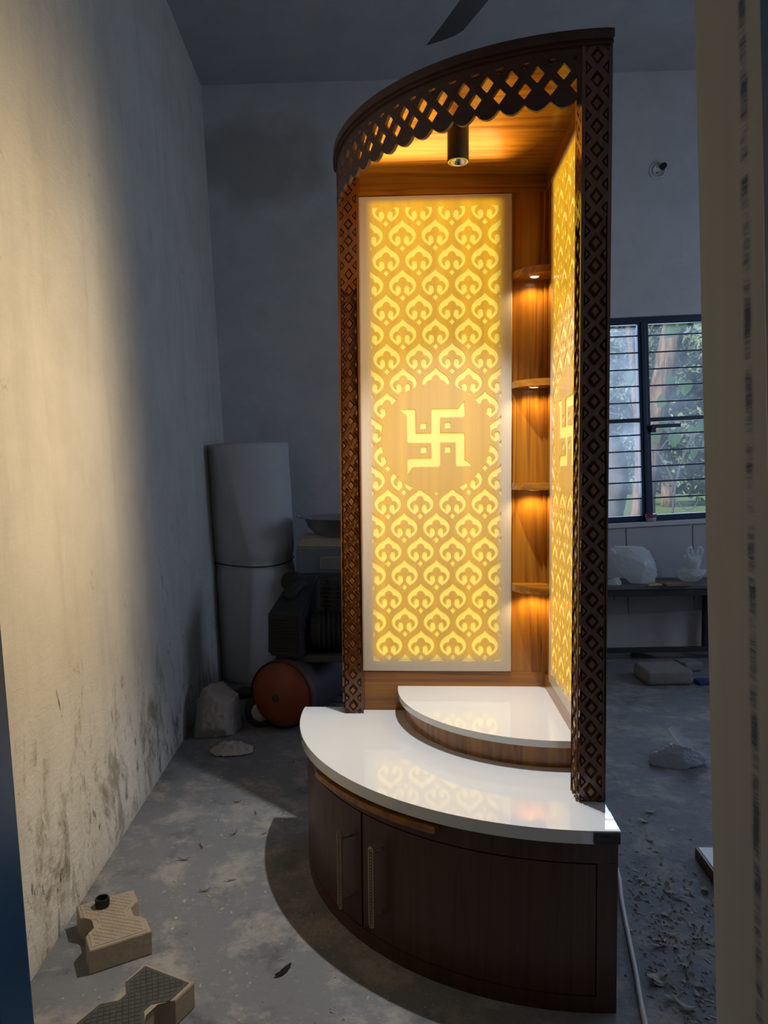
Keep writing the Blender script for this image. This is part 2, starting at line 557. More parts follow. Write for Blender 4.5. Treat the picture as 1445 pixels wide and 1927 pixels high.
def lathe(bm, prof, n=32, mat=None):
    """prof: (radius, height) pairs about z"""
    t = bmesh.new()
    rows = []
    for r, z in prof:
        if r < 1e-6:
            rows.append([t.verts.new((0, 0, z))])
        else:
            rows.append([t.verts.new((r * math.cos(2 * PI * i / n), r * math.sin(2 * PI * i / n), z)) for i in range(n)])
    for A, B in zip(rows, rows[1:]):
        for i in range(n):
            j = (i + 1) % n
            if len(A) == 1 and len(B) == 1:
                continue
            if len(A) == 1:
                t.faces.new((A[0], B[i], B[j]))
            elif len(B) == 1:
                t.faces.new((A[i], A[j], B[0]))
            else:
                t.faces.new((A[i], A[j], B[j], B[i]))
    add(bm, t, mat)

def tube(bm, pts, r, n=8):
    pts = [Vector(p) for p in pts]
    rr = r if isinstance(r, (list, tuple)) else [r] * len(pts)
    prev = None
    rows = []
    for i, p in enumerate(pts):
        d = (pts[min(i + 1, len(pts) - 1)] - pts[max(i - 1, 0)]).normalized()
        s = d.orthogonal().normalized() if prev is None else (prev - d * prev.dot(d)).normalized()
        prev = s
        q = d.cross(s)
        rows.append([bm.verts.new(p + (s * math.cos(2 * PI * k / n) + q * math.sin(2 * PI * k / n)) * rr[i]) for k in range(n)])
    for A, B in zip(rows, rows[1:]):
        for k in range(n):
            bm.faces.new((A[k], A[(k + 1) % n], B[(k + 1) % n], B[k]))
    bm.faces.new(rows[0])
    bm.faces.new(rows[-1])

def spline(pts, n=8):
    pts = [Vector(p) for p in pts]
    out = []
    for i in range(len(pts) - 1):
        p0, p1, p2, p3 = pts[max(i - 1, 0)], pts[i], pts[i + 1], pts[min(i + 2, len(pts) - 1)]
        for k in range(n):
            t = k / n
            out.append(0.5 * ((2 * p1) + (p2 - p0) * t + (2 * p0 - 5 * p1 + 4 * p2 - p3) * t * t + (3 * p1 - p0 - 3 * p2 + p3) * t ** 3))
    out.append(pts[-1])
    return out

def pol(r, deg, bulge=0.0, c=(0.0, 0.0)):
    """quarter plan: 0 degrees at the right-hand (near) wing, 90 at the left-hand wing"""
    a = math.radians(deg)
    q = r + bulge * max(0.0, math.sin(2 * a))
    return (c[0] - q * math.sin(a), c[1] - q * math.cos(a))

def arc_shell(bm, r0, r1, a0, a1, z0, z1, bulge=0.0, c=(0, 0), n=None, bev=0.0):
    n = n or max(2, int(abs(a1 - a0) / 2.0))
    outer = [pol(r1, a0 + (a1 - a0) * i / n, bulge, c) for i in range(n + 1)]
    inner = [pol(r0, a0 + (a1 - a0) * i / n, bulge, c) for i in range(n + 1)]
    prism(bm, outer + inner[::-1], z0, z1, bev)

def quarter(bm, r, z0, z1, bulge=0.0, c=(0, 0), n=48, bev=0.0):
    prism(bm, [c] + [pol(r, 90.0 * i / n, bulge, c) for i in range(n + 1)], z0, z1, bev)

def filled(contours, half, bevel=0.0):
    """flat plate with holes out of closed 2-D contours; returns a mesh lying in XY, thickness 2*half"""
    cu = bpy.data.curves.new('tmp', 'CURVE')
    cu.dimensions = '2D'
    cu.fill_mode = 'BOTH'
    cu.extrude = half
    cu.bevel_depth = bevel
    cu.bevel_resolution = 0
    for pts in contours:
        s = cu.splines.new('POLY')
        s.points.add(len(pts) - 1)
        for p, (x, y) in zip(s.points, pts):
            p.co = (x, y, 0, 1)
        s.use_cyclic_u = True
    o = bpy.data.objects.new('tmp', cu)
    COL.objects.link(o)
    dg = bpy.context.evaluated_depsgraph_get()
    me = bpy.data.meshes.new_from_object(o.evaluated_get(dg))
    bpy.data.objects.remove(o)
    bpy.data.curves.remove(cu)
    return me

def link_mesh(name, me, mat, parent=None):
    me.materials.clear()
    me.materials.append(mat)
    o = bpy.data.objects.new(name, me)
    COL.objects.link(o)
    if parent:
        o.parent = parent
    return o

def crumple(bm, c, r, seed, sub=5, amp=0.35, planes=46, floor=None):
    """a taut, creased sheet wrapped round something: flat facets meeting in sharp folds"""
    rn_ = random.Random(seed)
    P = []
    for _ in range(planes):
        d = Vector((rn_.gauss(0, 1), rn_.gauss(0, 1), rn_.gauss(0, 1))).normalized()
        P.append((d, 1.0 - amp * rn_.random()))
    t = bmesh.new()
    bmesh.ops.create_icosphere(t, subdivisions=sub, radius=1.0)
    off = Vector((seed * 3.1, seed * 1.7, seed * 0.9))
    for vtx in t.verts:
        d = vtx.co.copy()
        k = min(h / max(d.dot(q), 0.05) for q, h in P)
        k = min(k, 1.35)
        rp = (1 - abs(noise.noise(Vector((d.x * 7 + seed, d.y * 7, d.z * 1.6))))) ** 7 + 0.7 * (1 - abs(noise.noise(Vector((d.x * 2.2, d.y * 9 + seed, d.z * 6))))) ** 7
        k -= 0.12 * amp * rp
        k -= 0.10 * amp * abs(noise.noise(d * 3.2 + off)) + 0.16 * amp * (1 - abs(noise.noise(d * 5.5 + off))) ** 4
        p = Vector((d.x * r[0], d.y * r[1], d.z * r[2])) * k + Vector(c)
        if floor is not None and p.z < floor:
            p.z = floor + 0.002 * rn_.random()
        vtx.co = p
    add(bm, t)

# ------------------------------------------------------------------ the room
def rbox(name, i0, i1, j0, j1, k0, k1, mat, parent=None, bev=0.0):
    bm = bmesh.new()
    bx(bm, i0, i1, j0, j1, k0, k1, bev)
    o = obj(name, bm, mat)
    if parent is not None:
        o.parent = parent
    else:
        o.matrix_world = ROOM
    return o

bm = bmesh.new()
bx(bm, -4.5, 6.0, -7.0, 2.9, -0.25, 0.0)
struct(obj('floor', bm, m_floor), 'grey cement floor with pale dust and spills')
struct(rbox('wall_left', XL - 0.2, XL, YF - 0.2, YB + 0.2, -0.25, HC + 0.2, m_wall_l), 'whitewashed left wall with mould and flaked paint')
struct(rbox('ceiling', XL - 0.2, XR + 0.2, YF - 0.2, YB + 0.2, HC, HC + 0.15, m_ceil))

def wall_with_hole(name, axis_j, thick, i0, i1, k0, k1, hole, mat, along='i'):
    """slab with one opening: four blocks in one mesh"""
    bm = bmesh.new()
    a, b2, c, d = hole
    for (p0, p1, q0, q1) in ((i0, a, k0, k1), (b2, i1, k0, k1), (a, b2, k0, c), (a, b2, d, k1)):
        if p1 - p0 < 1e-4 or q1 - q0 < 1e-4:
            continue
        if along == 'i':
            bx(bm, p0, p1, axis_j, axis_j + thick, q0, q1)
        else:
            bx(bm, axis_j, axis_j + thick, p0, p1, q0, q1)
    o = obj(name, bm, mat)
    o.matrix_world = ROOM
    return struct(o)

WI0, WI1, WK0, WK1 = 0.66, 2.52, 0.757, 2.059
wall_back = wall_with_hole('wall_back', YB, 0.2, XL - 0.1, XR + 0.1, -0.25, HC + 0.05, (WI0, WI1, WK0, WK1), m_wall_b)
wall_with_hole('wall_right', XR, 0.2, YF - 0.2, YB + 0.2, -0.25, HC + 0.05, (-0.15, 1.35, 0.8, 2.4), m_wall_b, along='j')
DR = -0.13
wall_front = wall_with_hole('wall_front', YF - 0.17, 0.17, XL - 0.1, XR + 0.1, -0.25, HC + 0.05, (-1.04, DR, -0.3, 2.25), m_reveal)

# small dark fixing where wall and ceiling meet, a crack-like seam, and the boards under the window
bm = bmesh.new()
cyl(bm, (-0.905, YB + 0.01, HC - 0.04), (-0.905, YB - 0.03, HC - 0.045), 0.014, 0.010, 10)
obj('clamp', bm, m_black, wall_back)
seams = [0.28, 0.714, 1.147, 1.581, 2.01, 2.44, 2.87]
for s0, s1 in zip(seams, seams[1:]):
    rbox('wall_panel', s0 + 0.004, s1 - 0.004, YB - 0.012, YB, 0.165, WK0 - 0.035, m_panelwall, wall_back, 0.002)

sill = rbox('trim_1', WI0 - 0.05, WI1 + 0.05, YB - 0.03, YB + 0.08, WK0 - 0.028, WK0, m_wall_b, None, 0.004)
struct(sill, 'thin plaster ledge under the window')

win = bpy.data.objects.new('window_1', None)
COL.objects.link(win)
win.matrix_world = ROOM
struct(win, 'blue steel window with horizontal safety bars and trees behind')
JW = YB + 0.03
bm = bmesh.new()
bx(bm, WI0, WI1, JW, JW + 0.05, WK1 - 0.045, WK1, 0.003)
bx(bm, WI0, WI1, JW, JW + 0.05, WK0, WK0 + 0.038, 0.003)
bx(bm, WI0, WI0 + 0.045, JW, JW + 0.05, WK0, WK1, 0.003)
bx(bm, WI1 - 0.045, WI1, JW, JW + 0.05, WK0, WK1, 0.003)
obj('window_frame', bm, m_winblue, win)
mulls = [1.283, 1.893]
for mu in mulls:
    bm = bmesh.new()
    bx(bm, mu - 0.008, mu + 0.062, JW + 0.002, JW + 0.048, WK0 + 0.03, WK1 - 0.03, 0.004)
    bx(bm, mu + 0.012, mu + 0.040, JW - 0.008, JW + 0.01, WK0 + 0.03, WK1 - 0.03, 0.004)
    obj('mullion', bm, m_winblue, win)
bays = [(WI0 + 0.045, mulls[0] - 0.008), (mulls[0] + 0.062, mulls[1] - 0.008), (mulls[1] + 0.062, WI1 - 0.045)]
for q, (a, c) in enumerate(bays):
    bm = bmesh.new()
    bx(bm, a, c, JW + 0.004, JW + 0.04, 1.395, 1.423, 0.003)
    obj('transom', bm, m_winblue, win)
    for k in [1.944, 1.838, 1.732, 1.626, 1.522, 1.315, 1.212, 1.110, 1.012, 0.906]:
        bm = bmesh.new()
        tube(bm, [(a - 0.005, JW + 0.012, k), (c + 0.005, JW + 0.012, k)], 0.0048, 8)
        obj('bar', bm, m_winblue, win)
    for k0, k1 in ((WK0 + 0.03, 1.397), (1.421, WK1 - 0.04)):
        bm = bmesh.new()
        bx(bm, a - 0.002, c + 0.002, JW + 0.028, JW + 0.032, k0, k1)
        obj('pane', bm, m_glassh if q == 0 else m_glass, win)
bm = bmesh.new()
bx(bm, 1.335, 1.368, JW - 0.024, JW, 1.325, 1.372, 0.002)
bx(bm, 1.335, 1.525, JW - 0.034, JW - 0.022, 1.352, 1.376, 0.002)
obj('latch', bm, m_winblue, win)

added_win = bpy.data.objects.new('added_window', None)  # unseen window added in the right wall for ambient daylight
COL.objects.link(added_win)
added_win.matrix_world = ROOM
struct(added_win)
bm = bmesh.new()
for (a, c, d, e) in ((-0.15, -0.10, 0.8, 2.4), (1.30, 1.35, 0.8, 2.4), (-0.15, 1.35, 0.8, 0.85), (-0.15, 1.35, 2.35, 2.4), (0.575, 0.625, 0.8, 2.4)):
    bx(bm, XR + 0.05, XR + 0.1, a, c, d, e)
obj('window_frame', bm, m_winblue, added_win)

# doorway the picture is taken through
door = bpy.data.objects.new('door_1', None)
COL.objects.link(door)
door.matrix_world = ROOM
struct(door, 'blue painted door frame')
bm = bmesh.new()
bx(bm, -1.04, -0.93, YF - 0.21, YF - 0.14, -0.1, 2.25, 0.004)
obj('door_jamb', bm, m_blue, door)
bm = bmesh.new()
bx(bm, DR - 0.006, DR + 0.09, YF - 0.215, YF - 0.146, -0.1, 2.25, 0.004)
obj('door_jamb', bm, m_blue, door)
bm = bmesh.new()
bx(bm, -1.04, DR + 0.09, YF - 0.21, YF - 0.14, 2.17, 2.27, 0.004)
obj('door_head', bm, m_blue, door)

# unseen enclosure added outside the doorway to keep sky light out
bm = bmesh.new()
bx(bm, -3.2, 3.4, -6.2, YF - 0.16, 2.75, 2.9)
o = obj('ceiling_sky_block', bm, m_ceil); o.matrix_world = ROOM; struct(o)
for nm, a in (('wall_sky_block_left', -3.2), ('wall_sky_block_right', 3.2)):
    bm = bmesh.new()
    bx(bm, a, a + 0.2, -6.2, YF - 0.16, -0.2, 2.76)
    o = obj(nm, bm, m_wall_b); o.matrix_world = ROOM; struct(o)
bm = bmesh.new()
bx(bm, -3.2, 3.4, -6.2, -6.0, -0.2, 2.66)
o = obj('wall_sky_block_rear', bm, m_wall_b); o.matrix_world = ROOM; struct(o)

# ------------------------------------------------------------------ the shrine cabinet
cab = thing('shrine_cabinet', 'tall lit corner shrine of carved teak with white stone tops and glowing panels', 'cabinet')
Wp, BK, RPo = 0.0646, 0.0243, 0.655           # post width, board thickness, reach of the posts
ZS, ZT, ZC = 0.4147, 2.075, 2.05              # stone top, top of posts, underside of the inner roof
RB = 0.762
BUL = 0.020

bm = bmesh.new()
quarter(bm, 0.745, 0.0, 0.3855, BUL)
base = obj('base_cabinet', bm, m_dark_v, cab)
def shell(name, a0, a1, z0, z1, mat, r1=RB, bev=0.0015, parent=cab, r0=0.744):
    bm = bmesh.new()
    arc_shell(bm, r0, r1, a0, a1, z0, z1, BUL, bev=bev)
    return obj(name, bm, mat, parent)
shell('apron', 0.0, 90.0, 0.3335, 0.3855, m_dark_v)
shell('bottom_rail', 0.0, 90.0, 0.0, 0.0375, m_dark_v)
shell('stile', 0.0, 3.25, 0.0375, 0.3335, m_dark_v)
shell('stile', 87.0, 90.0, 0.0375, 0.3335, m_dark_v)
d_left = shell('door', 46.25, 86.8, 0.0395, 0.3305, m_dark_v)
d_right = shell('door', 3.45, 45.75, 0.0395, 0.3305, m_dark_v)
bm = bmesh.new()
arc_shell(bm, RB - 0.002, RB + 0.026, 28.8, 59.8, 0.3615, 0.3775, BUL, bev=0.002)
obj('pull_rail', bm, m_teak_x, cab)

def handle(parent, deg, z0, z1, ringed):
    q = RB + BUL * math.sin(2 * math.radians(deg))
    M = Matrix.Rotation(-math.radians(deg), 4, 'Z') @ Matrix.Translation((0, -q, 0))
    t = bmesh.new()
    # flat bar with rounded ends
    n = 10
    hw = 0.0085
    pts = [(hw * math.cos(PI * i / n), z1 - hw + hw * math.sin(PI * i / n)) for i in range(n + 1)] + \
          [(-hw * math.cos(PI * i / n), z0 + hw - hw * math.sin(PI * i / n)) for i in range(n + 1)]
    tt = bmesh.new()
    prism(tt, pts, 0.030, 0.036, 0.001)
    add(t, tt, Matrix.Rotation(PI / 2, 4, 'X'))
    for z in (z0 + 0.022, z1 - 0.022):
        cyl(t, (0, 0.001, z), (0, -0.031, z), 0.0035, n=10)
    bm = bmesh.new()
    add(bm, t, M)
    h = obj('handle', bm, m_brass, parent)
    bm = bmesh.new()
    z = z0 + 0.010
    k = 0
    while z < z1 - 0.006:
        tt = bmesh.new()
        ring = [(0.0046 * math.cos(2 * PI * i / 10), -0.0365, z + 0.0052 * math.sin(2 * PI * i / 10)) for i in range(11)]
        tube(tt, ring, 0.0011, 5)
        add(bm, tt, M)
        z += 0.0074
    obj('link_relief', bm, m_brassdk, h)
handle(d_left, 49.4, 0.077, 0.278, True)
handle(d_right, 41.0, 0.085, 0.285, True)

bm = bmesh.new()
quarter(bm, 0.783, 0.386, ZS, BUL, n=64, bev=0.0015)
obj('stone_top', bm, m_quartz, cab)
SC = (-BK, -BK)
bm = bmesh.new()
quarter(bm, 0.437, ZS, 0.4745, 0.010, SC, n=48)
obj('step_riser', bm, m_teak_v, cab)
bm = bmesh.new()
quarter(bm, 0.459, 0.4745, 0.4923, 0.012, SC, n=64, bev=0.0012)
obj('step_top', bm, m_quartz, cab)

# maker's plate on the edge of the stone
bm = bmesh.new()
arc_shell(bm, 0.782, 0.7865, 0.15, 4.15, 0.3875, 0.4115, BUL, bev=0.0008, n=4)
npl = obj('nameplate', bm, m_black, cab)
fc = bpy.data.curves.new('lettering', 'FONT')
fc.body = 'favors'
fc.size = 0.0125
fc.extrude = 0.0004
fo = bpy.data.objects.new('tmp', fc)
COL.objects.link(fo)
me = bpy.data.meshes.new_from_object(fo.evaluated_get(bpy.context.evaluated_depsgraph_get()))
bpy.data.objects.remove(fo)
me.transform(Matrix.Rotation(-math.radians(2.9), 4, 'Z') @ Matrix.Translation((-0.010, -0.7892, 0.3975)) @ Matrix.Rotation(PI / 2, 4, 'X'))
link_mesh('lettering', me, m_plate_txt, npl)

# wings
bm = bmesh.new()
bx(bm, -RPo + Wp - 0.002, 0.0, -BK, 0.0, ZS, 2.072)
obj('back_board', bm, m_teak_v, cab)
bm = bmesh.new()
bx(bm, -BK, 0.0, -RPo + Wp - 0.002, -BK, ZS, 2.072)
obj('back_board', bm, m_teak_v, cab)
bm = bmesh.new()
bx(bm, -RPo + Wp, -BK, -BK - 0.004, -BK, ZS, 0.538, 0.001)
obj('skirting', bm, m_teak_x, cab)
bm = bmesh.new()
bx(bm, -BK - 0.004, -BK, -RPo + Wp, -BK - 0.004, ZS, 0.538, 0.001)
obj('skirting', bm, m_teak_y, cab)
bm = bmesh.new()
bx(bm, -RPo + Wp, -BK, -BK - 0.004, -BK, 1.997, ZC, 0.001)
obj('head_rail', bm, m_teak_x, cab)
bm = bmesh.new()
bx(bm, -BK - 0.004, -BK, -RPo + Wp, -BK - 0.004, 1.997, ZC, 0.001)
obj('head_rail', bm, m_teak_y, cab)
bm = bmesh.new()
bx(bm, -BK - 0.012, -BK, -BK - 0.012, -BK, 0.538, 1.997, 0.002)
obj('corner_bead', bm, m_teak_v, cab)

# roof
bm = bmesh.new()
quarter(bm, 0.640, ZC, 2.072, 0.0, n=40)
obj('inner_roof', bm, m_teak_x, cab)
bm = bmesh.new()
quarter(bm, 0.668, 2.0795, 2.1, 0.0, n=64, bev=0.002)
quarter(bm, 0.661, 2.0715, 2.081, 0.0, n=64, bev=0.002)
obj('cornice', bm, m_dark_x, cab)

# carved posts: both faces carry the same lattice
def groove(bm, poly, inset1, d1, inset2, d2):
    cx = sum(p[0] for p in poly) / len(poly)
    cy = sum(p[1] for p in poly) / len(poly)
    def ring(f, d):
        return [bm.verts.new((cx + (x - cx) * f, cy + (y - cy) * f, d)) for x, y in poly]
    R0, R1, R2 = ring(1, 0), ring(inset1, -d1), ring(inset2, -d2)
    n = len(poly)
    for A, B in ((R0, R1), (R1, R2)):
        for i in range(n):
            bm.faces.new((A[i], A[(i + 1) % n], B[(i + 1) % n], B[i]))
    bm.faces.new(R2)

def carved_face():
    H = ZT - ZS
    n = 34
    p = H / n
    holes = []
    for i in range(n):
        zc = (i + 0.5) * p
        holes.append([(Wp * 0.5 + dx * Wp * 0.235, zc + dz * p * 0.385) for dx, dz in ((1, 0), (0, 1), (-1, 0), (0, -1))])
    for i in range(1, n):
        zc = i * p
        for s in (-1, 1):
            holes.append([(Wp * 0.5 + s * Wp * 0.375, zc - p * 0.315), (Wp * 0.5 + s * Wp * 0.375, zc + p * 0.315), (Wp * 0.5 + s * Wp * 0.165, zc)])
    for zc, s2 in ((0.004, 1), (H - 0.004, -1)):
        for s in (-1, 1):
            holes.append([(Wp * 0.5 + s * Wp * 0.375, zc), (Wp * 0.5 + s * Wp * 0.375, zc + s2 * p * 0.25), (Wp * 0.5 + s * Wp * 0.20, zc)])
    me = filled([[(0, 0), (Wp, 0), (Wp, H), (0, H)]] + holes, 0.0)
    bm = bmesh.new()
    bm.from_mesh(me)
    bpy.data.meshes.remove(me)
    for h in holes:
        groove(bm, h, 0.80, 0.0050, 0.50, 0.0004)
    out = bpy.data.meshes.new('carving')
    bm.to_mesh(out)
    bm.free()
    return out

face = carved_face()
def post(x0, y0):
    bm = bmesh.new()
    f1 = face.copy()
    f1.transform(Matrix.Translation((x0, y0, ZS)) @ Matrix.Rotation(PI / 2, 4, 'X'))
    bm.from_mesh(f1)
    f2 = face.copy()
    f2.transform(Matrix.Translation((x0, y0 + Wp, ZS)) @ Matrix.Rotation(-PI / 2, 4, 'Z') @ Matrix.Rotation(PI / 2, 4, 'X'))
    bm.from_mesh(f2)
    bpy.data.meshes.remove(f1)
    bpy.data.meshes.remove(f2)
    e = 0.0072
    bx(bm, x0 + e, x0 + Wp, y0 + e, y0 + Wp, ZS, ZT)
    for a, c in (((x0, y0), (x0 + Wp, y0)), ((x0, y0), (x0, y0 + Wp))):
        pass
    # edges closing the carved skins to the core
    def strip(p, q):
        v = [bm.verts.new((*p, ZS)), bm.verts.new((*q, ZS)), bm.verts.new((*q, ZT)), bm.verts.new((*p, ZT))]
        bm.faces.new(v)
    strip((x0 + Wp, y0), (x0 + Wp, y0 + e))
    strip((x0, y0 + Wp), (x0 + e, y0 + Wp))
    me = bpy.data.meshes.new('carved_post')
    bm.to_mesh(me)
    bm.free()
    return link_mesh('carved_post', me, m_post, cab)
post(-Wp, -RPo)
post(-RPo, -Wp)

# pierced valance between the posts
RV = 0.655
step = 4.87
hw = RV * math.tan(math.radians(step / 2))
def valance_tile():
    zu, zl, dw, dh = 2.0245, 1.9945, 0.0158, 0.0185
    cusp, low, top = 1.9675, 1.9485, 2.073
    out = [(-hw, cusp)]
    for i in range(1, 12):
        t = i / 12
        out.append((-hw + 2 * hw * t, cusp - (cusp - low) * math.sin(PI * t) ** 0.75))
    out += [(hw, cusp), (hw, zl - dh), (hw - dw, zl), (hw, zl + dh), (hw, 2.0405), (hw - 0.011, 2.0525), (hw, 2.0525), (hw, top),
            (-hw, top), (-hw, 2.0525), (-hw + 0.011, 2.0525), (-hw, 2.0405), (-hw, zl + dh), (-hw + dw, zl), (-hw, zl - dh)]
    c = 0.08
    dia = []
    V = [(dw, 0), (0, dh), (-dw, 0), (0, -dh)]
    for i in range(4):
        a, b0, b1 = V[i], V[i - 1], V[(i + 1) % 4]
        dia.append((a[0] + (b0[0] - a[0]) * c, zu + a[1] + (b0[1] - a[1]) * c))
        dia.append((a[0] + (b1[0] - a[0]) * c, zu + a[1] + (b1[1] - a[1]) * c))
    return filled([out, dia], 0.0045)
tile = valance_tile()
bm = bmesh.new()
for k in range(16):
    f = tile.copy()
    a = math.radians(8.95 + step * k)
    f.transform(Matrix.Rotation(-a, 4, 'Z') @ Matrix.Translation((0, -RV + 0.0045, 0)) @ Matrix.Rotation(PI / 2, 4, 'X'))
    bm.from_mesh(f)
    bpy.data.meshes.remove(f)
arc_shell(bm, RV - 0.009, RV, 5.5, 8.95 - step / 2 + 0.02, 1.951, 2.073, n=2)
arc_shell(bm, RV - 0.009, RV, 8.95 + step * 15.5 - 0.02, 84.5, 1.951, 2.073, n=2)
me = bpy.data.meshes.new('pierced_valance')
bm.to_mesh(me)
bm.free()
link_mesh('pierced_valance', me, m_dark_x, cab)

# ---- glowing panels
PW, PH = 0.4569, 1.4498
PX0, PX1, PZ0, PZ1 = 0.0300, 0.4270, 0.0310, 1.4190      # carved field
PER, ROW = 0.09925, 0.07375
TIP0 = 1.926 - 0.5423
CC, CR = (0.2272, 0.7247), 0.1660
K = 1 / 1120.0 * PER
half = [(668, 200), (720, 280), (800, 360), (900, 430), (1000, 500), (1080, 590), (1130, 690), (1145, 780), (1130, 880), (1090, 980), (1020, 1070),
        (930, 1140), (850, 1195), (715, 1062), (705, 1000), (712, 900), (740, 830), (780, 800), (840, 795), (890, 825), (915, 880), (918, 930), (912, 985),
        (960, 950), (998, 900), (1003, 840), (980, 770), (930, 715), (870, 692), (815, 690), (795, 640), (765, 570), (715, 522), (668, 508)]
half = [((x - 668) * K, -(y - 200) * K * 0.946) for x, y in half]
MOTIF = half + [(-x, y) for x, y in half[::-1] if abs(x) > 1e-9]
DIAM = [((x - 668) * K, -(y - 200) * K * 0.946) for x, y in ((668, 1115), (783, 1245), (668, 1375), (553, 1245))]

def piece(poly, ox, oz):
    """one carved pocket, clipped to the field and cut away by the medallion"""
    bm = bmesh.new()
    bm.faces.new([bm.verts.new((ox + x, oz + z, 0)) for x, z in poly])
    bm.normal_update()
    bmesh.ops.triangulate(bm, faces=bm.faces[:])
    clipped = False
    for co, no in (((PX0, 0, 0), (-1, 0, 0)), ((PX1, 0, 0), (1, 0, 0)), ((0, PZ0, 0), (0, -1, 0)), ((0, PZ1, 0), (0, 1, 0))):
        if not bm.faces:
            break
        if any((v.co - Vector(co)).dot(Vector(no)) > 1e-6 for v in bm.verts):
            clipped = True
            bmesh.ops.bisect_plane(bm, geom=bm.verts[:] + bm.edges[:] + bm.faces[:], plane_co=co, plane_no=no, clear_outer=True, dist=1e-6)
    cc = Vector((CC[0], CC[1], 0))
    if bm.faces and min((v.co - cc).length for v in bm.verts) < CR + 0.002:
        clipped = True
        n = 60
        ctr = sum((v.co for v in bm.verts), Vector()) / len(bm.verts)
        rad = max((v.co - ctr).length for v in bm.verts) + 0.012
        for i in range(n):
            a = 2 * PI * (i + 0.5) / n
            no = Vector((math.cos(a), math.sin(a), 0))
            pt = cc + no * CR * math.cos(PI / n)
            if (pt - ctr).length < rad:
                bmesh.ops.bisect_plane(bm, geom=bm.verts[:] + bm.edges[:] + bm.faces[:], plane_co=pt, plane_no=no, dist=1e-7)
        bmesh.ops.delete(bm, geom=[f for f in bm.faces if (f.calc_center_median() - cc).length < CR - 0.0002], context='FACES')
    if not bm.faces:
        bm.free()
        return None
    bmesh.ops.remove_doubles(bm, verts=bm.verts[:], dist=2e-5)
    bmesh.ops.dissolve_limit(bm, angle_limit=0.01, verts=bm.verts[:], edges=bm.edges[:], use_dissolve_boundaries=False)
    # drop crumbs
    todo = set(bm.faces)
    while todo:
        isl, stack = [], [todo.pop()]
        while stack:
            f = stack.pop()
            isl.append(f)
            for e in f.edges:
                for g in e.link_faces:
                    if g in todo:
                        todo.remove(g)
                        stack.append(g)
        if sum(f.calc_area() for f in isl) < 5e-5:
            bmesh.ops.delete(bm, geom=isl, context='FACES')
    if not bm.faces:
        bm.free()
        return None
    loops = []
    bed = {e for e in bm.edges if len(e.link_faces) == 1}
    while bed:
        e = bed.pop()
        st, v = e.verts
        L = [st.co.copy(), v.co.copy()]
        while v != st:
            nx = [q for q in v.link_edges if q in bed]
            if not nx:
                break
            q = nx[0]
            bed.remove(q)
            v = q.other_vert(v)
            L.append(v.co.copy())
        if (L[0] - L[-1]).length < 1e-9:
            L.pop()
        if len(L) > 2:
            loops.append([(p.x, p.y) for p in L])
    return bm, loops, clipped

holes = []
pieces = []            # (name, mesh, offset)
def add_piece(name, poly, ox, oz, cache):
    r = piece(poly, ox, oz)
    if r is None:
        return
    bm, loops, clipped = r
    holes.extend(loops)
    if clipped:
        me = bpy.data.meshes.new(name)
        for v in bm.verts:
            v.co = (v.co.x, 0.0022, v.co.y)
        bm.to_mesh(me)
        pieces.append((name, me, (0, 0, 0)))
    else:
        if name not in cache:
            me = bpy.data.meshes.new(name)
            for v in bm.verts:
                v.co = (v.co.x - ox, 0.0022, v.co.y - oz)
            bm.to_mesh(me)
            cache[name] = me
        pieces.append((name, cache[name], (ox, 0, oz)))
    bm.free()

# object-space gradients must follow the panel, so every pocket keeps panel coordinates in its own mesh
cache = None
for r in range(-1, 19):
    zt = TIP0 - r * ROW
    cols = [0, 1, 2, 3, 4] if r % 2 == 0 else [0.5, 1.5, 2.5, 3.5]
    for cx in cols:
        for nm, poly in (('carved_motif', MOTIF), ('carved_diamond', DIAM)):
            R = piece(poly, PX0 + cx * PER, zt)
            if R is None:
                continue
            bmp, loops, clipped = R
            holes.extend(loops)
            for v in bmp.verts:
                v.co = (v.co.x, 0.0022, v.co.y)
            me = bpy.data.meshes.new(nm)
            bmp.to_mesh(me)
            bmp.free()
            pieces.append((nm, me))

# the swastik with its four dots, hooked at the arm ends
kx = 1 / 2987.0
def sw(x, y):
    return (CC[0] + (x - 672) * kx * 1.0, CC[1] - (y - 612) * kx * 1.0)
SWAS = [(345, 348), (480, 348), (490, 358), (494, 566), (628, 566), (630, 360), (642, 345), (872, 345), (888, 332), (898, 310), (915, 292), (938, 280), (940, 412), (926, 428),
        (716, 430), (716, 564), (926, 566), (938, 578), (938, 815), (962, 826), (985, 845), (1000, 875), (868, 876), (854, 862), (852, 656), (716, 658), (716, 862), (702, 878),
        (462, 880), (450, 895), (436, 918), (412, 942), (410, 812), (424, 796), (630, 794), (630, 660), (424, 658), (410, 646), (406, 404), (385, 392), (362, 372)]
SHAPES = [('swastik_emblem', [sw(*p) for p in SWAS])]
for cx, cy in ((559, 503), (781, 499), (562, 722), (781, 721)):
    SHAPES.append(('emblem_dot', [sw(cx + dx * 29, cy + dy * 29) for dx, dy in ((-1, -1), (1, -1), (1, 1), (-1, 1))]))
for nm, pts in SHAPES:
    holes.append(pts)
    bmp = bmesh.new()
    bmp.faces.new([bmp.verts.new((x, 0.0022, z)) for x, z in pts])
    bmp.normal_update()
    bmesh.ops.triangulate(bmp, faces=bmp.faces[:])
    me = bpy.data.meshes.new(nm)
    bmp.to_mesh(me)
    bmp.free()
    pieces.append((nm, me))

